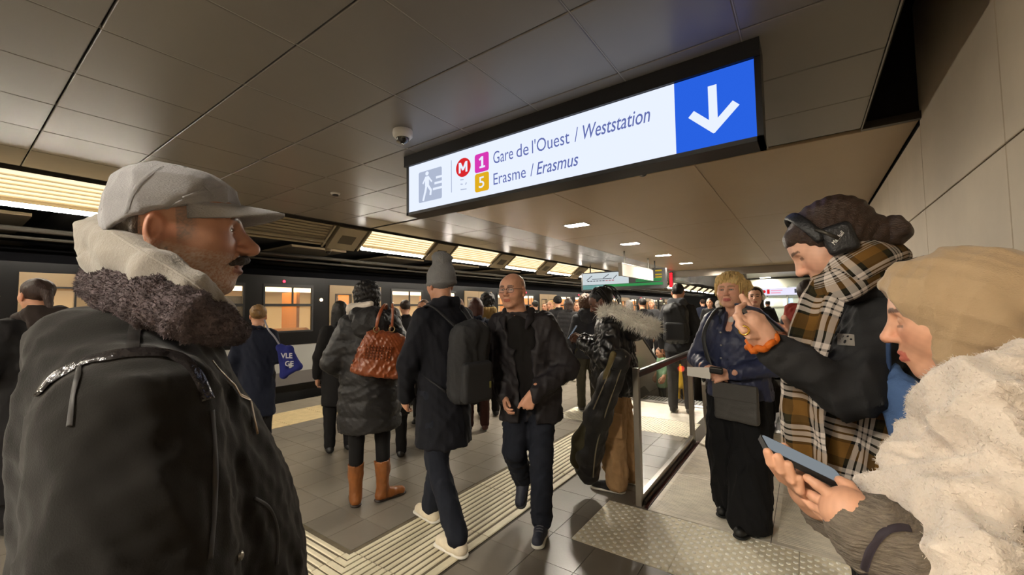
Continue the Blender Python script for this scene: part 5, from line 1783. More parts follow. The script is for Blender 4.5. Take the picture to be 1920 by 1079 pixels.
# ---------------------------------------------------------------- guitar player with fur hood
p = Person('guitar player in a glossy black puffer jacket with a cream fur hood', (-1.35, 3.38), 103, 1.69, .010)
p['neck'] = (0, .02, 1.475); p['head'] = (0, .10, 1.605); p['chest'] = (0, .01, 1.28)
p['elb_l'] = (-.27, .02, 1.15); p['wri_l'] = (-.09, .26, 1.25); p['elb_r'] = (.26, .03, 1.15); p['wri_r'] = (.05, .28, 1.27)
p['ank_l'] = (-.11, -.01, .085); p['kne_l'] = (-.10, .01, .5); p['ank_r'] = (.12, -.10, .085); p['kne_r'] = (.11, -.03, .5)
p.set_head(14, 30)
DKSK = (96, 62, 46)
p.head(vox=.0045, skin=DKSK, nose=1.1, browc=(18, 14, 12), painted_eyes=True, lipfull=1.2)
p.hand('l', np.array((.35, .8, .35)), (-.6, -.2, .6), vox=.005, curl=(40, 50, 30))
p.hand('r', np.array((-.3, .8, .35)), (.6, -.2, .6), vox=.005, curl=(40, 50, 30))
p.body()
GLO = mat('glossy_black_puffer', (19, 19, 21), .33, bump=(22, .3), spec=.6)
p.coat(GLO, .82, name='puffer_jacket', st=[(.80, .20, .165), (.88, .225, .195), (1.02, .230, .200), (1.15, .222, .190), (1.27, .218, .178), (1.37, .200, .145), (1.44, .150, .11), (1.49, .10, .09)], arm=(.096, .094, .060), disp=addf(quilt(.012, .16), folds(.012, 23, 17)))
TANT = fabric('tan_cargo_cotton', (170, 136, 98), scale=200, var=.12)
p.trousers(TANT, r=(.118, .108, .098), disp=addf(folds(.012, 24, 13, (1, 1, .25)), folds(.006, 26, 30)))
q = S(.009)
q.box(p['kne_l']+np.array((-.115, -.02, .08)), (.012, .075, .10), .01)
p.part('cargo_pocket', q, TANT)
for n, d_ in (('l', (.08, 1, 0)), ('r', (.25, 1, 0))):
    o = p.shoe(n, mat('black_mesh_trainer', (24, 24, 26), .7, bump=(120, .5)), SOLEW, d=d_, L=.31)
# phone held low
pw = p.W(np.array((-.01, .36, 1.29)))
ph = empty('phone', pw, 'small dark phone in the hands of the guitar player', 'phone')
B = rotz(p.h)@rotx(.6)
mb = MB().chbox(-.036, .036, -.004, .004, -.07, .07, .003)
mk('phone_body', pw+np.array(mb.v)@B.T, mb.f, M_BLACK, ph)
mk('screen', pw+np.array([(-.033, -.0045, -.066), (.033, -.0045, -.066), (.033, -.0045, .066), (-.033, -.0045, .066)])@B.T, [(0, 1, 2, 3)], emitter('phone_dim_screen', (120, 130, 140), .4), ph)
# locs
hs = p.hair('short', H_BLK, vox=.006, seed=9)
g_ = np.random.default_rng(5)
for k in range(26):
    a = g_.uniform(-2.4, 2.4); r0 = g_.uniform(.3, 1)
    st_ = np.array((.075*math.sin(a)*r0, -.03+.085*math.cos(a)*r0, .12-.05*r0*r0))
    out = np.array((math.sin(a)*.6, math.cos(a)*.45-.45, 0))
    ln = g_.uniform(.08, .14)
    pts = [st_, st_+out*.03+np.array((0, 0, .022)), st_+out*.08+np.array((0, 0, -.01)), st_+out*.095+np.array((0, 0, -.03-ln*.5)), st_+out*.09+np.array((0, 0, -.04-ln))]
    V, F = tube_mesh(smooth_path(pts, 10), np.linspace(.0075, .005, 10), 6)
    mk('hair_loc', p.HT(V), F, H_BLK, hs, smooth=True)
# hood with fur ruff lying on the back
q = S(.011); nk = p['neck']
q.ell(nk+np.array((0, -.17, -.09)), (.15, .13, .12), .04)
q.chain([nk+np.array((-.11, .03, .0)), nk+np.array((-.09, -.07, .01)), nk+np.array((.09, -.07, .01)), nk+np.array((.11, .03, 0))], [.04, .05, .05, .04], .03)
hd = p.part('hood', q, GLO, folds(.01, 25, 20))
ruff = smooth_path([nk+np.array(v) for v in ((-.10, .07, .03), (-.145, -.03, .035), (-.16, -.16, -.015), (-.12, -.29, -.075), (0, -.345, -.10), (.12, -.29, -.075), (.16, -.16, -.015), (.145, -.03, .035), (.10, .07, .03))], 40)
V, F = tube_mesh(ruff, .042, 8)
FURC = mat('cream_fur', (255, 251, 240), .7, var=(30, .06), sheen=.5)
rf = mk('fur_trim', p.W(V), F, FURC, hd, smooth=True)
P_, N_ = sample_surface(V, [f for f in F if len(f) == 4], 3200, 3)
fur(p.W(P_), N_@p.R.T, .060, .0024, 3, p.root, FURC, 'fur_strands', 4, droop=.35)

# gig bag standing in front of him
gb = empty('gig_bag', onz(1105, 925), 'black padded gig bag with pale zip piping standing against the guitar player', 'gig bag')
GBM = mat('gig_bag_nylon', (24, 23, 24), .5, bump=(160, .2))
pts = [at(1100, 872, 3.32), at(1104, 842, 3.25), at(1122, 780, 3.14), at(1146, 715, 3.04), at(1164, 672, 2.97)]
flx = nrm(pts[-1]-pts[0]); 
q = S(.010)
wd = np.cross(flx, nrm(pts[0]-CAMP))
q.chain(pts, [.105, .112, .098, .080, .070], .05)
q.cap(at(1104, 890, 3.32), at(1100, 870, 3.32), .080, .10, .03)
V, F = q.mesh(folds(.006, 41, 12))
V[:, 2] = np.maximum(V[:, 2], .004)
hg = Hit(mk('bag_body', V, F, GBM, gb, smooth=True))
q = S(.009)
q.chain([at(1086, 862, 3.30), at(1092, 828, 3.23), at(1104, 798, 3.16)], [.075, .080, .055], .03)
V, F = q.mesh()
pk = mk('front_pocket', V, F, fabric('olive_pocket_nylon', (62, 58, 42)), gb, smooth=True)
for off, nm in ((0, 'zip_piping'), (1, 'zip_piping')):
    P0 = [(1173, 668), (1158, 710), (1137, 770), (1120, 830), (1114, 868), (1112, 895)] if off == 0 else [(1154, 668), (1137, 712), (1113, 768)]
    MB().tube(smooth_path([hg(x, y, .003)[0] for x, y in P0], 30), .005, 6).build(nm, mat('pale_piping', (120, 112, 92), .5), gb, smooth=True)
MB().tube(smooth_path([hg(1146, 694, .004)[0], hg(1152, 690, .03)[0], hg(1160, 694, .004)[0]], 10), .009, 6, flat=.5).build('grab_handle', GBM, gb, smooth=True)
q = S(.010)
q.chain([at(1150, 664, 2.93), at(1138, 702, 2.98), at(1126, 740, 3.04)], [.022, .022, .018], .02)
V, F = q.mesh()
mk('shoulder_strap', V, F, fabric('khaki_strap', (104, 92, 62)), gb, smooth=True)

# ---------------------------------------------------------------- blonde woman
p = Person('blonde woman in a navy quilted jacket and wide black trousers holding papers', ground(1378, 2.96), 160, 1.73, .009, bulk=1.03, base=.005)
p['sho_r'] = (.19, .0, 1.40); p['sho_l'] = (-.19, .0, 1.40)
p['elb_r'] = (.285, .03, 1.12); p['wri_r'] = (.09, .225, 1.07); p['elb_l'] = (-.285, .03, 1.12); p['wri_l'] = (-.05, .235, 1.05)
p['ank_l'] = (-.10, .12, .085); p['kne_l'] = (-.10, .07, .50); p['ank_r'] = (.10, -.06, .085)
p['head'] = (.01, .035, 1.62)
p.set_head(12, -1)
p.head(vox=.0034, skin=(222, 168, 142), nose=1.02, wide=1.04, old=.7, browc=(150, 116, 84), eye=.6, lip=(190, 104, 98), cheek=1.1, neckr=.054)
p.hand('r', np.array((-.9, .15, -.35)), (.2, .9, .35), vox=.0035, curl=(25, 35, 20), thumb=(25, 10))
p.hand('l', np.array((.9, .05, -.30)), (-.1, .9, .35), vox=.0035, curl=(30, 45, 25), thumb=(25, 10))
p.body()
eyeballs(p.HT, p.root, iris=(90, 110, 120), gaze=(.1, 1, -.02))
QN = mat('navy_quilted_nylon', (44, 50, 78), .45, bump=(50, .2), spec=.4)
def diamond(P):
    return .0035*(np.abs(np.sin((P[:, 0]+P[:, 2])*48))**.35+np.abs(np.sin((P[:, 0]-P[:, 2])*48))**.35-1.4)*-1
def vneck(q):
    for z0 in np.linspace(1.36, 1.5, 4):
        cx, cy = p.spine(z0)
        q.box((cx, cy+.16, z0), (.030, .12, .04), .015, .012, op=1)
p.coat(QN, .88, name='quilted_jacket', st=[(.86, .218, .165), (.98, .212, .160), (1.10, .198, .152), (1.25, .205, .158), (1.36, .190, .126), (1.43, .150, .10), (1.475, .085, .08)], arm=(.080, .070, .052), disp=addf(diamond, folds(.005, 27, 15)), extra=vneck, cuff=.86)
q = S(.007); nk = p['neck']
for q_ in (-1, 1):
    q.chain([nk+np.array((q_*.05, -.07, .035)), nk+np.array((q_*.082, .0, .03)), nk+np.array((q_*.075, .07, -.02)), nk+np.array((q_*.055, .115, -.085))], [.014, .016, .022, .012], .015, fl=((q_*.4, .7, .5), .5))
p.part('collar', q, fabric('navy_cord_collar', (34, 36, 48)))
q = S(.006)
q.ell(nk+np.array((0, .035, -.075)), (.042, .046, .050), .01)
p.part('shirt', q, fabric('white_shirt', (214, 206, 198), scale=300))
for k in range(5):
    z = 1.33-.09*k
    cx, cy = p.spine(z)
    MB3 = MB().lathe([(.007, 0), (.007, .003), (.004, .004)], (0, 0, 0), n=10)
    V = np.array(MB3.v)@rotx(-math.pi/2).T
    mk('snap_button', p.W((V*1.0+np.array((.02, .17+.02*(z > 1.1)*0+(.01 if z < 1.2 else 0), z)))*p.sc), MB3.f, M_STEEL, p.root)
WT = fabric('black_wide_trousers', (22, 22, 24))
p.trousers(WT, r=(.120, .128, .135), disp=folds(.012, 28, 10, (1, 1, .12)), ank=.02)
for n, d_ in (('l', (-.02, 1, 0)), ('r', (.1, 1, 0))):
    p.shoe(n, SHB, mat('black_sole', (14, 14, 14), .6), d=d_, L=.26)
HB = mat('hair_blond_bright', (224, 192, 130), .45, bump=(60, .6, (7, 7, 1)), var=(34, .35, (5, 5, .5)), spec=.35)
hh = p.hair('fluffy', HB, vox=.0045, seed=14)
g_ = np.random.default_rng(15)
for k in range(44):      # loose locks
    a = g_.uniform(-1.75, 1.75)
    st_ = np.array((.062*math.sin(a), -.02+.085*math.cos(a)*.9, .125-.02*abs(math.sin(a))))
    e_ = np.array((.088*math.sin(a)+g_.uniform(-.012, .012), -.01+.095*math.cos(a), g_.uniform(.048, .066) if abs(a) < .85 else g_.uniform(-.06, .0)))
    mid = (st_+e_)/2+np.array((.018*math.sin(a), .030*math.cos(a), .018))
    V, F = tube_mesh(smooth_path([st_, mid, e_], 9), np.array([.004, .008, .009, .009, .008, .007, .006, .004, .001]), 6, flat=.45)
    mk('hair_lock', p.HT(V), F, HB, hh, smooth=True)
q = S(.006)
q.ell((-.075, -.10, .04), (.045, .05, .045), .01)
p.hpart('hair_bun', q, HB, bumps(.004, 70, 4), parent=hh)
# grey crossbody bag, papers, pouch
B = rotz(p.h)
bc = p.W(np.array((-.09, .215, .865))*p.sc)
bg = empty('crossbody_bag', bc-np.array([0, 0, .13]), 'flat dark grey leather crossbody bag on the blonde woman', 'bag')
q = S(.007)
q.box((0, 0, 0), (.145, .022, .125), .02)
V, F = q.mesh(folds(.002, 33, 20))
GL = mat('grey_bag_leather', (70, 68, 66), .4, bump=(120, .15))
mk('bag_body', bc+V@B.T, F, GL, bg, smooth=True)
mb = MB().chbox(-.146, .146, .020, .026, .02, .126, .003)
mk('flap', bc+np.array(mb.v)@B.T, mb.f, GL, bg)
stp = smooth_path([p.W(np.array(v)*p.sc) for v in ((.03, .225, .98), (.10, .205, 1.14), (.135, .190, 1.30), (.12, .120, 1.43), (.10, .01, 1.505), (.08, -.13, 1.43))], 24)
MB().tube(stp, .018, 8, flat=.25, up=B@np.array((.2, 1, .4))).build('strap', mat('black_strap', (24, 24, 26), .5), bg, smooth=True)
pc = p.W(np.array((.125, .285, 1.055))*p.sc)
pp = empty('folded_papers', pc, 'folded white papers under the crossed hands of the blonde woman', 'papers')
for k in range(3):
    mb = MB().box(-.085, .085, -.004+.004*k, -.001+.004*k, -.028-.006*k, .030-.004*k)
    mk('sheet', pc+(np.array(mb.v)@roty(.08-.05*k).T)@B.T, mb.f, mat('white_paper', (222, 218, 210), .7), pp)
pc = p.W(np.array((-.03, .335, 1.085))*p.sc)
po = empty('small_black_purse', pc, 'small black purse gripped over the papers', 'purse')
q = S(.005); q.box((0, 0, 0), (.045, .014, .024), .012)
V, F = q.mesh(); mk('purse_body', pc+V@B.T, F, M_BLACK, po, smooth=True)
mb = MB().box(-.044, .044, .013, .016, .012, .015); mk('zip', pc+np.array(mb.v)@B.T, mb.f, M_STEEL, po)

# blue tote of the woman with the bun
tt = empty('tote_bag', onz(530, 690, .7), 'blue tote bag printed with white capital letters hanging at the dark coat', 'tote bag')
d0 = 4.40
cs = [at(525, 652, d0), at(532, 704, d0), at(560, 688, d0), at(543, 655, d0)]
q = S(.01)
for a_, b_ in ((0, 1), (1, 2), (2, 3), (3, 0), (0, 2), (1, 3)):
    q.cap(cs[a_], cs[b_], .03, .03, .03)
V, F = q.mesh()
mk('bag_body', V, F, fabric('royal_blue_canvas', (40, 46, 112)), tt, smooth=True)
MB().tube(smooth_path([at(528, 654, d0), at(516, 634, d0-.03), at(503, 618, d0-.06), at(496, 600, d0+.0)], 14), .010, 6, flat=.4).build('strap', fabric('pale_strap', (150, 150, 160)), tt, smooth=True)
for i, (t_, x, y) in enumerate((('VLE', 527, 672), ('GE', 534, 687))):
    put_text(t_, .075, at(x, y, d0-.045), _r, _u, mat('white_print', (190, 190, 200), .7), tt, bold=.002)
# ---------------------------------------------------------------- man in flat cap and shearling jacket
hc = at(306, 440, .72)
p = Person('man with a grey moustache in grey cap and black shearling jacket', (hc[0]-.02, hc[1]-.03), -15, 1.72, .008, bulk=1.08)
p.J['head'] = p.L(hc)
p.J['neck'] = p.J['head']+np.array((0, -.045, -.175))
p.J['chest'] = np.array((0, .0, 1.22)); p.J['pelvis'] = np.array((0, .0, .93))
for n, q_ in (('r', 1), ('l', -1)):
    p.J['sho_'+n] = np.array((q_*.195, .015, 1.355)); p.J['elb_'+n] = np.array((q_*.262, .03, 1.05)); p.J['wri_'+n] = np.array((q_*.255, .08, .82))
p.headR = rotz(math.radians(-5))@rotx(math.radians(2)); p.hs = np.array((.95, .95, .95))
def shallow(V):
    V = V.copy(); V[:, 1] = np.where(V[:, 1] > 0, V[:, 1]*1.20, V[:, 1]*.70); return V
p.hfun = shallow
p.head(vox=.0026, skin=(150, 108, 86), nose=1.22, brow=1.15, chin=1.05, wide=1.02, jaw=1.03, old=1.0, browc=(52, 44, 40), browthick=.0062, eye=.45, lip=(126, 84, 74), stubble=((186, 176, 166), .55), scalp=((84, 78, 74), .8, .09, .048), cheek=1.1, neckr=.062)
for n, q_ in (('r', 1), ('l', -1)):
    p.hand(n, p['wri_'+n]-p['elb_'+n], (q_, 0, 0), vox=.007)
p.body()
eyeballs(p.HT, p.root, iris=(52, 38, 30), gaze=(-.05, 1, .02))
# moustache and side hair
q = S(.0026)
for q_ in (-1, 1):
    q.chain([(q_*.003, .1045, -.0445), (q_*.017, .0985, -.0475), (q_*.030, .0865, -.0565)], [.0070, .0072, .0040], .006)
p.hpart('moustache', q, mat('moustache_hair', (50, 44, 42), .7, bump=(90, .6, (8, 1, 1)), var=(60, .4)), bumps(.0012, 260, 3))
q = S(.004)
q.ell((0, -.018, .024), (.0810, .098, .075), .02)
q.ell((0, .100, -.02), (.10, .085, .12), .02, op=1)
q.ell((0, .02, -.125), (.13, .11, .10), .02, op=1)
for t in (-1, 1):
    q.ell((t*.088, -.004, -.010), (.035, .040, .044), .008, op=1)
GH = mat('grey_flecked_hair', (84, 78, 74), .6, bump=(50, .7, (6, 6, 2)), var=(70, .6))
p.hpart('hair', q, GH, bumps(.0022, 150, 7))
# cap
CAPM = mat('grey_twill', (130, 129, 132), .85, bump=(300, .35, (1, 1, 2.5)), var=(18, .14), sheen=.2)
q = S(.0034)
q.loft([(-.03, 0, -.014, .088, .104), (.02, 0, -.012, .0915, .107), (.06, 0, -.008, .0935, .108), (.092, 0, -.002, .089, .098), (.112, 0, .002, .076, .080), (.126, 0, .004, .052, .052)], .01, rd=.034)
q.clip((0, 0, .029), (0, .32, -1), .004)
def capd(P):
    return bumps(.0022, 26, 5)(P)+folds(.0035, 3, 30, (1, 1, 1))(P)
cap_o = p.hpart('cap_crown', q, CAPM, capd, label='grey twill cap')
ht = Hit(cap_o)
for px in ([(232, 415), (250, 360), (290, 320), (350, 299)], [(343, 372), (380, 360), (430, 352), (468, 352)], [(262, 425), (305, 395), (345, 376)]):
    V, F, _ = surf_strip(ht, px, .006, .0008, 30)
    mk('cap_seam', V, F, CAPM, cap_o, smooth=True)
nu_, nv_ = 25, 12
Vt = []
for sgn in (1, -1):
    for j in range(nv_):
        v = j/(nv_-1)
        for i in range(nu_):
            u = i/(nu_-1)*2-1
            ext = .083*math.sqrt(max(0, 1-abs(u)**2.4))
            x = .083*u*(1-.10*v)
            y0_ = .094*math.sqrt(max(.02, 1-(.083*u/.0945)**2))-.012
            Vt.append((x, y0_+ext*v, .034+.33*y0_-.004*u*u+.004*math.sin(v*2.4)-.012*v-.010*v*u*u+sgn*.0022))
F_ = []
N0 = nu_*nv_
for j in range(nv_-1):
    for i in range(nu_-1):
        a = j*nu_+i
        F_ += [(a, a+1, a+nu_+1, a+nu_), (N0+a, N0+a+nu_, N0+a+nu_+1, N0+a+1)]
for i in range(nu_-1):
    a = (nv_-1)*nu_+i
    F_.append((a, a+1, N0+a+1, N0+a))
for j in range(nv_-1):
    for i in (0, nu_-1):
        a = j*nu_+i
        F_.append((a, a+nu_, N0+a+nu_, N0+a))
mk('cap_visor', p.HT(Vt), F_, CAPM, cap_o, smooth=True)
# jacket
SUE = mat('black_shearling_suede', (21, 19, 17), .9, bump=(500, .12), var=(7, .18), sheen=.12, spec=.15)
def jst(z, rx, ry, oy=0.0): return (z/p.sc, rx/p.sc/p.bulk, ry/p.sc/p.bulk, 0, oy/p.sc)
jf = addf(folds(.006, 51, 9, (1, 1, .5)), folds(.003, 52, 22))
jk = p.coat(SUE, .62, name='jacket', st=[jst(.62, .235, .20, .08), jst(.85, .24, .205, .08), jst(1.05, .235, .198, .073), jst(1.20, .23, .178, .055), jst(1.32, .215, .150, .03), jst(1.40, .185, .128, .015), jst(1.47, .125, .11, .0), jst(1.51, .09, .09, .01)], arm=(.100, .105, .085), k=.022, disp=jf, collar=False, vox=.0075)
# fleece collar
FLC = mat('dark_fleece', (72, 62, 64), .95, bump=(120, .6), var=(90, .35))
q = S(.006)
near = [at(196, 528, .74), at(222, 538, .64), at(285, 556, .585), at(350, 577, .58), at(410, 602, .62), at(448, 622, .67)]
q.chain(near, [.026, .026, .025, .024, .023, .014], .02)
q.chain([v+np.array((0, 0, -.016)) for v in near[:-1]], [.024, .024, .024, .023, .020], .02)
farp = [at(215, 540, .82), at(300, 575, .88), at(385, 600, .86), at(445, 625, .76)]
q.chain([near[0]]+farp, [.030, .036, .034, .030, .022], .03)
V, F = q.mesh(bumps(.0035, 130, 61))
fc = mk('fleece_collar', V, F, FLC, p.root, smooth=True)
P_, N_ = sample_surface(V, F, 26000, 5, region=lambda c: 1.0)
fur(P_, N_, .0040, .0005, 2, p.root, FLC, 'fleece_pile', 6, droop=.2, curl=.7)
# hoodie hood
HOOD = mat('grey_sweat_jersey', (128, 122, 114), .9, bump=(260, .25), var=(16, .08), sheen=.2)
q = S(.0055)
hn = [at(196, 448, .735), at(238, 478, .655), at(300, 512, .615), at(360, 548, .61), at(410, 584, .635), at(440, 616, .67)]
q.chain(hn, [.032, .031, .028, .024, .018, .010], .03)
q.chain([at(176, 428, .745), at(215, 445, .67), at(258, 478, .625)], [.016, .020, .014], .02)
q.chain([at(172, 484, .75), at(190, 496, .70), at(220, 510, .66)], [.018, .022, .018], .015)
hf = [at(225, 470, .82), at(300, 515, .87), at(380, 560, .85), at(435, 605, .76)]
q.chain([hn[0]]+hf, [.034, .034, .03, .024, .016], .03)
V, F = q.mesh(folds(.004, 71, 26, (1, 1, 1)))
hdo = mk('hoodie_hood', V, F, HOOD, p.root, smooth=True, )
hdo['label'] = 'grey jersey hood'
hh = Hit(hdo)
for px in ([(212, 437), (262, 470), (330, 510), (395, 555), (440, 600)],):
    V, F, _ = surf_strip(hh, px, .004, .0012, 40)
    mk('hood_seam', V, F, HOOD, hdo, smooth=True)
# leather piping, seams, zip, snap
hj = Hit(jk)
LEA = mat('black_glossy_leather', (34, 31, 31), .22, bump=(70, .5), spec=.6)
V, F, _ = surf_strip(hj, [(78, 742), (105, 710), (160, 681), (230, 666), (300, 664), (340, 676), (368, 706), (388, 752)], .019, .0035, 70, nu=7, thick=.005)
mk('leather_piping', V+0, F, LEA, p.root, smooth=True)
SEAM = mat('dark_seam_welt', (30, 27, 25), .6)
for px, w in (([(262, 590), (252, 620), (248, 655)], .014), ([(396, 770), (402, 860), (400, 960), (392, 1050)], .008), ([(150, 690), (140, 740), (132, 800)], .006)):
    V, F, _ = surf_strip(hj, px, w, .002, 40)
    mk('seam_welt', V, F, SEAM, p.root, smooth=True)
ZIP = mat('brass_zip', (112, 92, 62), .4, metal=.7)
V, F, _ = surf_strip(hj, [(452, 645), (461, 700), (469, 760), (480, 815)], .007, .003, 40)
zp = mk('zip', V, F, ZIP, p.root, smooth=True)
a_, n_ = hj(446, 1044, .002)
MB().lathe([(.006, 0), (.006, .003), (.003, .005)], a_, axis=n_, n=14).build('snap_button', M_STEEL, p.root)
V, F, _ = surf_strip(hj, [(475, 935), (505, 955), (520, 1000), (518, 1060)], .006, .002, 30)
mk('pocket_welt', V, F, SEAM, p.root, smooth=True)
p.trousers(BLK, disp=folds(.006, 53, 16))
for n in 'rl':
    p.shoe(n, SHB)

# ---------------------------------------------------------------- plaid material
def plaid(name):
    m = bpy.data.materials.new(name); m.use_nodes = True
    nt = m.node_tree; b = nt.nodes['Principled BSDF']; b.inputs['Roughness'].default_value = .95; b.inputs['Specular IOR Level'].default_value = .1
    at_ = nt.nodes.new('ShaderNodeAttribute'); at_.attribute_name = 'uvw'
    sp = nt.nodes.new('ShaderNodeSeparateXYZ'); nt.links.new(at_.outputs['Vector'], sp.inputs[0])
    def ramp(sock, period, stops):
        mm = nt.nodes.new('ShaderNodeMath'); mm.operation = 'DIVIDE'; nt.links.new(sock, mm.inputs[0]); mm.inputs[1].default_value = period
        fr_ = nt.nodes.new('ShaderNodeMath'); fr_.operation = 'FRACT'; nt.links.new(mm.outputs[0], fr_.inputs[0])
        r = nt.nodes.new('ShaderNodeValToRGB'); r.color_ramp.interpolation = 'CONSTANT'
        el = r.color_ramp.elements
        while len(el) > 1: el.remove(el[-1])
        el[0].position = 0; el[0].color = (*lin(stops[0][1]), 1)
        for pz, c in stops[1:]:
            e2 = el.new(pz); e2.color = (*lin(c), 1)
        nt.links.new(fr_.outputs[0], r.inputs[0])
        return r.outputs[0]
    K, Wt, Oc, Gn = (20, 19, 18), (206, 194, 184), (116, 84, 40), (50, 46, 32)
    st = [(0, Oc), (.18, Gn), (.34, K), (.40, Wt), (.50, K), (.54, Wt), (.64, K), (.68, Wt), (.78, K), (.84, Oc)]
    c1 = ramp(sp.outputs[0], .105, st); c2 = ramp(sp.outputs[1], .125, st)
    mx = nt.nodes.new('ShaderNodeMix'); mx.data_type = 'RGBA'; mx.inputs['Factor'].default_value = .5
    nt.links.new(c1, mx.inputs['A']); nt.links.new(c2, mx.inputs['B']); nt.links.new(mx.outputs['Result'], b.inputs['Base Color'])
    n = nt.nodes.new('ShaderNodeTexNoise'); n.inputs['Scale'].default_value = 320
    bp_ = nt.nodes.new('ShaderNodeBump'); bp_.inputs['Strength'].default_value = .35; bp_.inputs['Distance'].default_value = .01
    nt.links.new(n.outputs['Fac'], bp_.inputs['Height']); nt.links.new(bp_.outputs[0], b.inputs['Normal'])
    return m
PLAID = plaid('plaid_wool')

# ---------------------------------------------------------------- tall woman with headphones
hc = at(1560, 458, 1.20)
p = Person('tall woman with black headphones and plaid scarf looking at her phone', ground(1645, 1.26), 92, 1.80, .009)
p.J['head'] = p.L(hc)
p.J['neck'] = p.L(at(1612, 548, 1.24)); p.J['chest'] = np.array((0, -.02, 1.30)); p.J['pelvis'] = np.array((0, .0, .98))
p.J['sho_l'] = p.L(at(1655, 612, 1.10)); p.J['elb_l'] = p.L(at(1590, 735, 1.05)); p.J['wri_l'] = p.L(at(1440, 652, 1.08))
p.J['sho_r'] = p.L(at(1600, 600, 1.42)); p.J['elb_r'] = p.L(at(1560, 690, 1.44)); p.J['wri_r'] = p.L(at(1480, 640, 1.30))
p.headR = rotz(math.radians(4))@rotx(math.radians(-34)); p.hs = 1.0
SK3 = (212, 164, 138)
p.head(vox=.003, skin=SK3, nose=.95, chin=.95, wide=.95, browc=(70, 50, 38), eye=.25, lip=(196, 110, 108), neckr=.05, browthick=.004, jaw=.96)
def finger(q, pts, r=(.0085, .0082, .0078, .0068), k=.003):
    W_ = [at(*t) for t in pts]
    for i in range(len(W_)-1):
        q.cap(W_[i], W_[i+1], r[i], r[i+1], k)
def add_hand(p, build, vox=.0028):
    q = S(vox); build(q)
    V, F = q.mesh()
    C = np.tile(np.array(lin(p.skin)), (len(V), 1))*(1+bumps(.06, 60, 2)(V)+bumps(.04, 200, 3)(V))[:, None]
    p.extra.append((p.L(V), F, C))
def lh(q):
    q.chain([at(1452, 660, 1.08), at(1428, 632, 1.075), at(1408, 606, 1.07)], [.027, .029, .027], .02)
    q.cap(at(1428, 628, 1.075), at(1418, 590, 1.09), .022, .018, .02)
    finger(q, [(1402, 605, 1.06), (1386, 592, 1.06), (1384, 578, 1.08), (1395, 572, 1.10)])
    finger(q, [(1408, 618, 1.055), (1388, 606, 1.05), (1380, 594, 1.06), (1386, 584, 1.09)])
    finger(q, [(1414, 625, 1.05), (1394, 620, 1.04), (1384, 610, 1.05), (1390, 600, 1.08)], (.0084, .008, .0074, .0065))
    finger(q, [(1420, 632, 1.05), (1404, 632, 1.04), (1394, 624, 1.045), (1396, 614, 1.07)], (.0078, .0074, .0068, .006))
    finger(q, [(1425, 615, 1.085), (1412, 588, 1.10), (1398, 566, 1.11), (1391, 556, 1.11)], (.012, .0105, .0092, .0075))
add_hand(p, lh)
def rh(q):
    q.chain([at(1485, 640, 1.30), at(1468, 628, 1.28), at(1455, 618, 1.26)], [.024, .026, .022], .02)
    finger(q, [(1458, 612, 1.24), (1446, 605, 1.20), (1438, 604, 1.18)], (.0088, .0085, .0075))
    finger(q, [(1464, 620, 1.23), (1452, 616, 1.18), (1444, 618, 1.16)], (.0088, .0085, .0075))
    finger(q, [(1472, 632, 1.24), (1466, 636, 1.19), (1457, 636, 1.16)], (.0085, .008, .0072))
    finger(q, [(1476, 630, 1.27), (1478, 608, 1.24), (1470, 596, 1.22)], (.011, .0098, .008))
add_hand(p, rh, .0034)
p.body()
eyeballs(p.HT, p.root, iris=(70, 60, 50), gaze=(0, .8, -.6))
SOFT = mat('charcoal_softshell', (42, 42, 43), .8, bump=(300, .15), var=(10, .15), spec=.2)
q = S(.0085)
n_ = p['neck']
def ls(z, cx, cy, rx, ry): return (z, cx, cy, rx, ry)
sp_ = p.spine
q.loft([(z, sp_(z)[0], sp_(z)[1]+oy, rx, ry) for z, rx, ry, oy in ((.80, .22, .175, 0), (1.0, .22, .175, 0), (1.15, .21, .17, 0), (1.30, .205, .162, 0), (1.40, .185, .135, 0), (1.47, .13, .11, 0), (1.52, .085, .085, 0))], .04)
for n in 'lr':
    q.cap(p['sho_'+n]*np.array([.9, 1, 1]), p['elb_'+n], .082, .070, .045)
    e_ = p['elb_'+n]; w_ = p['wri_'+n]
    q.cap(e_, e_+(w_-e_)*.90, .070, .046, .03)
jk3 = p.part('jacket', q, SOFT, addf(folds(.010, 81, 13), folds(.004, 82, 34)))
q = S(.008)
q.chain([n_+np.array((-.115, .03, -.01)), n_+np.array((-.11, -.07, .03)), n_+np.array((0, -.14, .04)), n_+np.array((.11, -.07, .03))], [.035, .045, .05, .045], .03)
q.ell(n_+np.array((0, -.15, -.05)), (.13, .05, .10), .03)
p.part('hood', q, SOFT, folds(.005, 83, 26))
p.trousers(BLK, disp=folds(.006, 84, 16))
for n in 'rl':
    p.shoe(n, SHB, SOLEW)
# paw patch
h3 = Hit(jk3)
c_, nn = h3(1587, 637)
pt = []
for j in range(7):
    for i in range(7):
        u, v = i/6, j/6
        x = (1572+30*u)*(1-v)+(1572+31*u)*v; y = (626+3*u)*(1-v)+(648+2*u)*v
        pt.append(h3(x, y, .003)[0])
mk('sleeve_patch', pt, [(j*7+i, j*7+i+1, j*7+i+8, j*7+i+7) for j in range(6) for i in range(6)], fabric('grey_patch', (134, 128, 120)), p.root)
for x, y, r in ((1587, 642, .0052), (1579, 637, .0028), (1584, 633, .0028), (1591, 633, .0028), (1596, 638, .0028)):
    a_, b_ = h3(x, y, .0036)
    MB().lathe([(r, 0), (r*.9, .0006)], a_, axis=b_, n=12).build('paw_emblem', BLK, p.root)
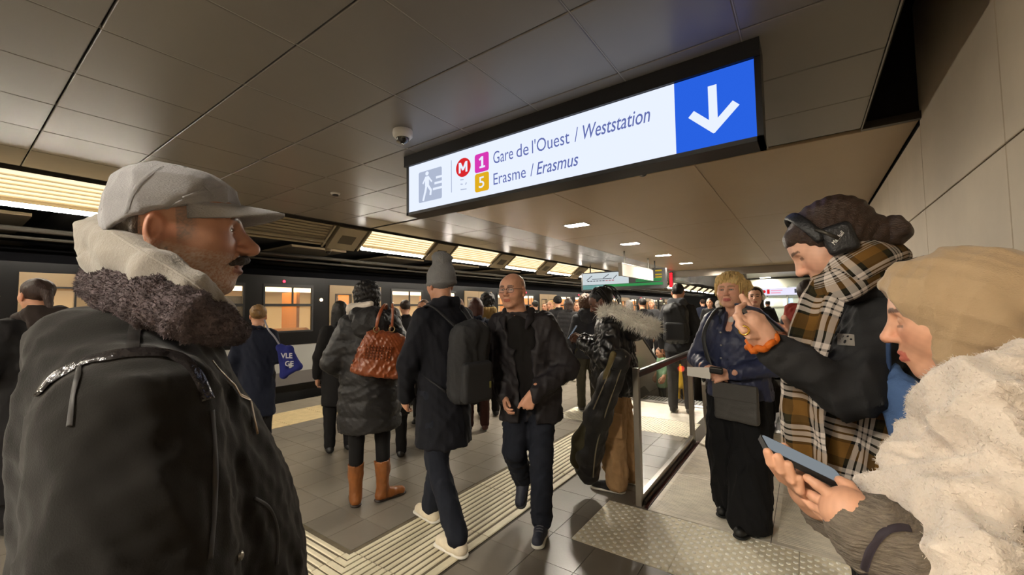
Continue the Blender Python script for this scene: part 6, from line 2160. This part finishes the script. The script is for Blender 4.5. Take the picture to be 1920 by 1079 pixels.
# hair
q = S(.0042)
q.ell((0, -.020, .038), (.0845, .108, .092), .02)
q.cap((0, -.06, -.01), (0, -.095, -.035), .055, .045, .03)
q.ell((0, .088, -.040), (.070, .062, .088), .018, op=1)
q.cap((-.035, .068, .070), (.035, .068, .070), .022, .022, .02)
for t in (-1, 1):
    q.cap((t*.062, .045, .055), (t*.074, .018, .01), .016, .012, .015)
HBR = mat('dark_brown_hair', (52, 36, 26), .4, bump=(60, .5, (2, 8, 8)), var=(40, .4, (1.2, 5, 5)), spec=.45)
ho = p.hpart('hair', q, HBR, lambda P: .0014*np.sin(P[:, 2]*210+P[:, 1]*120+6*np.sin(P[:, 1]*20))+bumps(.0016, 60, 3)(P))
q = S(.0045)
q.ell((0, -.128, -.055), (.045, .04, .042), .01)
p.hpart('hair_bun', q, HBR, bumps(.003, 90, 8), parent=ho)
# headphones
M_HPB = mat('black_headphone_vinyl', (22, 22, 24), .45, bump=(160, .3))
ar = [(.094*math.cos(t), .028+.004*math.sin(t), .030+.102*math.sin(t)) for t in np.linspace(-.1, math.pi+.1, 28)]
hpo = empty('headphones', p.HT(np.array([[0, 0, .05]]))[0], 'black over-ear headphones worn by the tall woman in the plaid scarf', 'headphones')
V, F = tube_mesh(ar, .016, 10, flat=.42, up=[(x, 0, z-.03) for x, y, z in ar])
mk('headband', p.HT(V), F, M_HPB, hpo, smooth=True)
for t in (-1, 1):
    q = S(.003)
    q.box((t*.094, -.004, .0), (.014, .036, .042), .016, R=rotx(.3))
    V, F = q.mesh()
    cu = mk('ear_cup', p.HT(V), F, M_HPB, hpo, smooth=True)
    q = S(.003)
    q.ell((t*.080, -.004, .0), (.013, .037, .043), .01)
    V, F = q.mesh()
    mk('ear_pad', p.HT(V), F, M_RUBBER, cu, smooth=True)
    V, F = tube_mesh([(t*.098, .022, .055), (t*.104, .012, .03), (t*.106, .0, .0)], .006, 8)
    mk('yoke', p.HT(V), F, M_DARKSTEEL, cu, smooth=True)
V, F = text_mesh('Marshall', .016, .3)
Vx = np.stack([np.full(len(V), -.1092), .022-V[:, 0]*.72, V[:, 1]*.9-.006], 1)@rotx(-.35).T
mk('lettering', p.HT(Vx+np.array((0, 0, .006))), F, mat('white_script', (214, 210, 204), .5), hpo)
# scarf: neck wrap and two hanging ends
sc_ = empty('plaid_scarf', p.W(n_), 'ochre black and white plaid wool scarf of the tall woman', 'scarf')
def ring(path, w, thick, seed, nm='neck_wrap'):
    V, F, UV = ribbon(smooth_path(path, 60), w, None, thick, wave=.008, nu=14, seed=seed)
    mk(nm, V, F, PLAID, sc_, smooth=True, uv=UV)
def loopuv(path, r, nm, up=None, flat=.6, seed=0):
    P0 = smooth_path(path, 70)
    R_ = np.interp(np.linspace(0, 1, 70), np.linspace(0, 1, len(r)), r)
    V, F = tube_mesh(P0, R_, 20, flat=flat, up=up)
    L_ = np.concatenate([[0], np.cumsum(np.linalg.norm(np.diff(P0, axis=0), axis=1))])
    UV = np.stack([np.tile(np.arange(20)/20*.30, 70), np.repeat(L_, 20)], 1)
    V = V+bumps(.005, 26, 90+seed)(V)[:, None]*nrm(np.array((.3, -1, .3)))
    V = V+folds(.005, 91+seed, 30)(V)[:, None]*np.array((0, -1, 0))
    mk(nm, V, F, PLAID, sc_, smooth=True, uv=UV)
loopuv([at(1545, 528, 1.20), at(1585, 505, 1.13), at(1630, 480, 1.12), at(1672, 470, 1.20), at(1680, 480, 1.32)], [.045, .055, .055, .045, .04], 'neck_wrap', flat=.62)
loopuv([at(1535, 545, 1.17), at(1575, 535, 1.11), at(1625, 510, 1.12), at(1675, 500, 1.18), at(1690, 505, 1.30)], [.045, .05, .045, .035, .03], 'neck_wrap', flat=.62, seed=1)
def hang(path, w, nm, up, seed, wave=.012):
    V, F, UV = ribbon(smooth_path(path, 70), w, up, .008, wave=wave, nu=24, seed=seed)
    V = V+folds(.010, 95+seed, 14, (1, 1, .1))(V)[:, None]*nrm(up)
    return mk(nm, V, F, PLAID, sc_, smooth=True, uv=UV)
upv = -nrm(ray(1540, 650))+np.array((-.5, 0, 0))
hang([at(1560, 530, 1.13), at(1535, 580, 1.12), at(1518, 640, 1.11), at(1508, 700, 1.13), at(1504, 760, 1.15), at(1508, 860, 1.16)], [.09, .10, .10, .11, .12, .13], 'hanging_end', upv, 3)
hang([at(1600, 690, 1.22), at(1600, 740, 1.17), at(1586, 800, 1.15), at(1572, 860, 1.16), at(1564, 900, 1.17)], [.16, .20, .22, .22, .22], 'hanging_end', upv, 5)
# scrunchie, phone, ring, blue bag
tq = np.linspace(0, 2*math.pi, 41)[:-1]
wc = at(1428, 640, 1.075); ax_ = nrm(at(1440, 652, 1.08)-at(1412, 612, 1.07)); a1 = nrm(np.cross(ax_, _f)); a2 = np.cross(ax_, a1)
V, F = tube_mesh([wc+(a1*math.cos(t)+a2*math.sin(t))*(.034+.003*math.sin(9*t))+ax_*.004*math.sin(7*t) for t in tq], .009, 8, closed=True)
scr = mk('scrunchie', V, F, fabric('orange_satin', (190, 96, 30), rough=.5), None, smooth=True)
tag(scr, 'orange satin scrunchie round the wrist of the tall woman', 'scrunchie')
ph = empty('phone', at(1412, 596, 1.12), 'dark phone held up by the tall woman in the plaid scarf', 'phone')
pc = at(1424, 596, 1.125)
la = nrm(at(1446, 616, 1.16)-at(1396, 574, 1.09)); wa = nrm(np.cross(la, nrm(at(1540, 480, 1.2)-pc))); na = np.cross(la, wa)
mb = MB().chbox(-.036, .036, -.073, .073, -.004, .004, .003)
mk('phone_body', pc+np.array(mb.v)@np.stack([wa, la, na]), mb.f, mat('dark_phone_case', (30, 36, 48), .35), ph)
mk('screen', pc+np.array([(-.033, -.069, -.0045), (.033, -.069, -.0045), (.033, .069, -.0045), (-.033, .069, -.0045)])@np.stack([wa, la, na]), [(0, 1, 2, 3)], emitter('phone_screen_dim', (90, 110, 140), .5), ph)
V, F = tube_mesh([at(1395, 620, 1.04)+.011*(np.array((math.cos(t), 0, math.sin(t)))) for t in tq[::2]], .0028, 6, closed=True)
rg = mk('gold_ring', V, F, mat('gold', (214, 170, 70), .25, metal=1.0), None, smooth=True)
tag(rg, 'gold ring on the finger of the phone hand', 'ring')
bgb = empty('denim_bag', at(1690, 750, 1.2), 'pale blue denim bag hanging behind the arm of the tall woman', 'bag')
q = S(.009)
q.chain([at(1668, 692, 1.03), at(1694, 745, .99), at(1716, 820, .96)], [.022, .042, .05], .03)
V, F = q.mesh(folds(.006, 99, 24))
mk('bag_body', V, F, fabric('blue_denim', (78, 104, 146), scale=300), bgb, smooth=True)
MB().tube(smooth_path([at(1667, 695, 1.02), at(1666, 640, .99), at(1672, 580, 1.01)], 14), .012, 6, flat=.4).build('strap', fabric('blue_strap', (60, 80, 116)), bgb, smooth=True)

# ---------------------------------------------------------------- woman in hijab
hc = at(1800, 598, .80)
p = Person('woman in a beige headscarf and thick cream scarf reading her phone', (hc[0]+.06, hc[1]-.01), 82, 1.60, .009)
p.J['head'] = p.L(hc)
p.J['neck'] = p.J['head']+np.array((0, -.075, -.15)); p.J['chest'] = np.array((0, -.02, 1.16)); p.J['pelvis'] = np.array((0, 0, .88))
p.J['sho_l'] = np.array((-.19, -.03, 1.265)); p.J['sho_r'] = np.array((.19, -.03, 1.265))
p.J['elb_l'] = p.L(at(1830, 1130, .60)); p.J['wri_l'] = p.L(at(1612, 985, .635))
p.J['elb_r'] = p.L(at(1690, 1010, .90)); p.J['wri_r'] = p.L(at(1548, 945, .78))
p.headR = rotz(math.radians(4))@rotx(math.radians(-9)); p.hs = 1.0
SK4 = (208, 156, 126)
p.head(vox=.0026, skin=SK4, nose=1.0, chin=.95, wide=.98, browc=(64, 44, 36), eye=.0, lip=(186, 104, 88), neckr=.05, browthick=.0042, jaw=.98, cheek=.95, lipfull=1.1)
def lh(q):
    q.chain([at(1618, 992, .635), at(1600, 968, .64), at(1585, 948, .645)], [.027, .030, .027], .02)
    q.cap(at(1604, 975, .64), at(1570, 962, .65), .024, .020, .02)
    finger(q, [(1583, 945, .645), (1556, 928, .655), (1532, 910, .665), (1514, 897, .675)], (.0095, .0088, .0080, .0068))
    finger(q, [(1574, 955, .65), (1548, 945, .665), (1526, 932, .68), (1510, 922, .69)], (.0095, .0088, .0080, .0068))
    finger(q, [(1568, 965, .655), (1544, 958, .67), (1524, 948, .69), (1510, 938, .70)], (.0092, .0085, .0078, .0065))
    finger(q, [(1568, 975, .66), (1548, 970, .675), (1532, 960, .69)], (.0082, .0075, .0062))
    finger(q, [(1612, 960, .645), (1604, 932, .65), (1590, 912, .658), (1575, 902, .668)], (.0145, .0112, .0098, .0078))
add_hand(p, lh, .0022)
def rh(q):
    q.chain([at(1560, 952, .775), at(1535, 940, .765), at(1512, 925, .755)], [.024, .028, .026], .02)
    q.cap(at(1530, 935, .765), at(1500, 905, .75), .022, .020, .02)
    finger(q, [(1495, 915, .745), (1466, 896, .72), (1446, 868, .70), (1439, 848, .70)], (.0088, .0085, .0080, .0070), .002)
    finger(q, [(1503, 925, .745), (1484, 906, .715), (1466, 882, .69), (1459, 858, .69)], (.009, .0088, .0082, .0072), .002)
    finger(q, [(1512, 932, .745), (1500, 918, .71), (1485, 900, .685), (1478, 872, .685)], (.009, .0088, .0082, .0072), .002)
    finger(q, [(1522, 938, .75), (1512, 932, .71), (1500, 920, .685), (1499, 898, .68)], (.0084, .0080, .0075, .0065), .002)
    finger(q, [(1525, 915, .765), (1505, 880, .77), (1480, 850, .775), (1470, 838, .775)], (.0125, .0105, .0092, .0075))
add_hand(p, rh, .0024)
p.body()
# phone
ph = empty('phone', at(1500, 868, .72), 'large black phone with pale blue screen in the hands of the headscarf woman', 'phone')
pc = at(1502, 866, .715)
la = nrm(at(1578, 898, .695)-at(1428, 826, .735)); wa = at(1508, 850, .775)-at(1500, 868, .715); wa = nrm(wa-(wa@la)*la); na = np.cross(la, wa)
if na[2] < 0: na = -na
M3 = np.stack([wa, la, na])
hl = np.linalg.norm(at(1578, 898, .695)-at(1428, 826, .735))/2
q = S(.0025); q.box((0, 0, 0), (.037, hl, .0048), .0045)
def rr_solid(w, l, t, r):
    P0 = rrect(-w, w, -l, l, r, 5)
    return MB().prism(P0, 'z', -t, t)
mb = rr_solid(.037, hl, .0046, .012)
mk('phone_case', pc+np.array(mb.v)@M3, mb.f, mat('black_phone_case', (18, 18, 20), .4), ph)
mb = MB().prism(rrect(-.034, .034, -hl+.003, hl-.003, .010, 5), 'z', .0046, .0052)
mk('screen', pc+np.array(mb.v)@M3, mb.f, emitter('phone_pale_screen', (158, 166, 172), .36), ph)
mb = MB().box(-.030, -.010, -hl+.006, -hl+.026, -.0075, -.0046)
mk('camera_bump', pc+np.array(mb.v)@M3, mb.f, M_BLACK, ph)
# hijab
HIJ = mat('beige_jersey', (168, 142, 108), .8, bump=(340, .18), var=(10, .07), sheen=.2)
q = S(.0042)
q.ell((0, -.012, .042), (.094, .120, .098), .03)
q.ell((0, .048, .052), (.076, .066, .052), .03)
q.cap((0, .084, .074), (0, .060, .09), .016, .03, .03)
q.cap((0, -.02, -.02), (0, -.03, -.12), .088, .085, .05)
q.cap((0, -.07, -.02), (0, -.11, -.13), .085, .085, .05)
q.cap((-.045, .035, -.075), (.045, .035, -.075), .040, .040, .03)
q.ell((0, .152, -.045), (.20, .094, .140), .006, R=rotx(-.30), op=1)
q.ell((0, .126, .028), (.15, .042, .054), .006, op=1)
def hjd(P):
    d = folds(.0038, 101, 20, (.4, 1, 1))(P)
    c1 = np.array((-.09, -.035, -.075)); c2 = np.array((-.09, -.075, -.04))
    for c, ax1, s1, s2, a in ((c1, np.array((0, .9, .45)), .035, .012, .020), (c2, np.array((0, .25, 1)), .040, .012, .024), (np.array((-.09, -.105, .02)), np.array((0, -.25, 1)), .055, .009, .018)):
        v = P-c; u = nrm(ax1); t = v@u; w = v-np.outer(t, u)
        d += a*np.exp(-(t/s1)**2-(w[:, 1]**2+w[:, 2]**2)/s2**2)*(P[:, 0] < 0)
    return d
hj_ = p.hpart('headscarf', q, HIJ, hjd, label='beige jersey headscarf')
# coat
KNIT = mat('grey_brown_rib_knit', (112, 102, 90), .95, bump=(70, .8, (1, 1, 4)), var=(60, .3, (1, 1, 5)))
q = S(.0065)
q.loft([(z, p.spine(z)[0], p.spine(z)[1], rx, ry) for z, rx, ry in ((.55, .24, .20), (.85, .23, .19), (1.0, .225, .18), (1.15, .215, .17), (1.25, .195, .14), (1.32, .13, .10))], .04)
for n in 'lr':
    q.cap(p['sho_'+n]*np.array([.9, 1, 1]), p['elb_'+n], .085, .075, .045)
    q.cap(p['elb_'+n], p['elb_'+n]+(p['wri_'+n]-p['elb_'+n])*.93, .075, .056, .03)
V, F = q.mesh(addf(folds(.005, 111, 18), lambda P: .0022*np.sin((P@nrm(np.array((.3, .6, .75))))*420)))
cto = mk('knit_coat', p.W(V), F, KNIT, p.root, smooth=True)
hk = Hit(cto)
V, F, _ = surf_strip(hk, [(1618, 1078), (1628, 1040), (1650, 1005), (1682, 990), (1705, 992)], .010, .002, 30)
mk('cuff_piping', V, F, mat('dark_purple_piping', (42, 34, 42), .8), p.root, smooth=True)
# thick cream scarf
CRS = mat('cream_brushed_wool', (218, 204, 188), .95, bump=(160, .5), var=(12, .06), sheen=.4)
q = S(.007)
q.chain([at(1745, 760, .74), at(1790, 748, .67), at(1850, 726, .63), at(1920, 706, .64), at(1985, 700, .72)], [.032, .044, .046, .046, .045], .015)
q.chain([at(1752, 790, .74), at(1810, 806, .655), at(1880, 796, .61), at(1960, 780, .62)], [.030, .042, .048, .05], .015)
q.chain([at(1742, 800, .76), at(1712, 880, .735), at(1688, 960, .69), at(1690, 1040, .655), at(1710, 1130, .62)], [.032, .046, .048, .05, .05], .02)
q.chain([at(1800, 850, .69), at(1775, 930, .645), at(1768, 1030, .60), at(1775, 1130, .56)], [.045, .052, .054, .056], .02)
q.chain([at(1875, 850, .64), at(1850, 940, .59), at(1838, 1040, .55), at(1838, 1130, .52)], [.045, .046, .046, .046], .02)
q.ell(at(1780, 920, .80), (.10, .09, .15), .03)
V, F = q.mesh(addf(folds(.015, 125, 10, (.5, .5, 1)), folds(.005, 122, 30)))
so_ = mk('cream_scarf', V, F, CRS, None, smooth=True)
tag(so_, 'thick brushed cream wool scarf wrapped round the headscarf woman', 'scarf')
P_, N_ = sample_surface(V, F, 14000, 9)
fur(P_, N_, .006, .0005, 2, so_, CRS, 'wool_nap', 8, droop=.3, curl=.9)
p.trousers(BLK)
for n in 'rl':
    p.shoe(n, SHB)
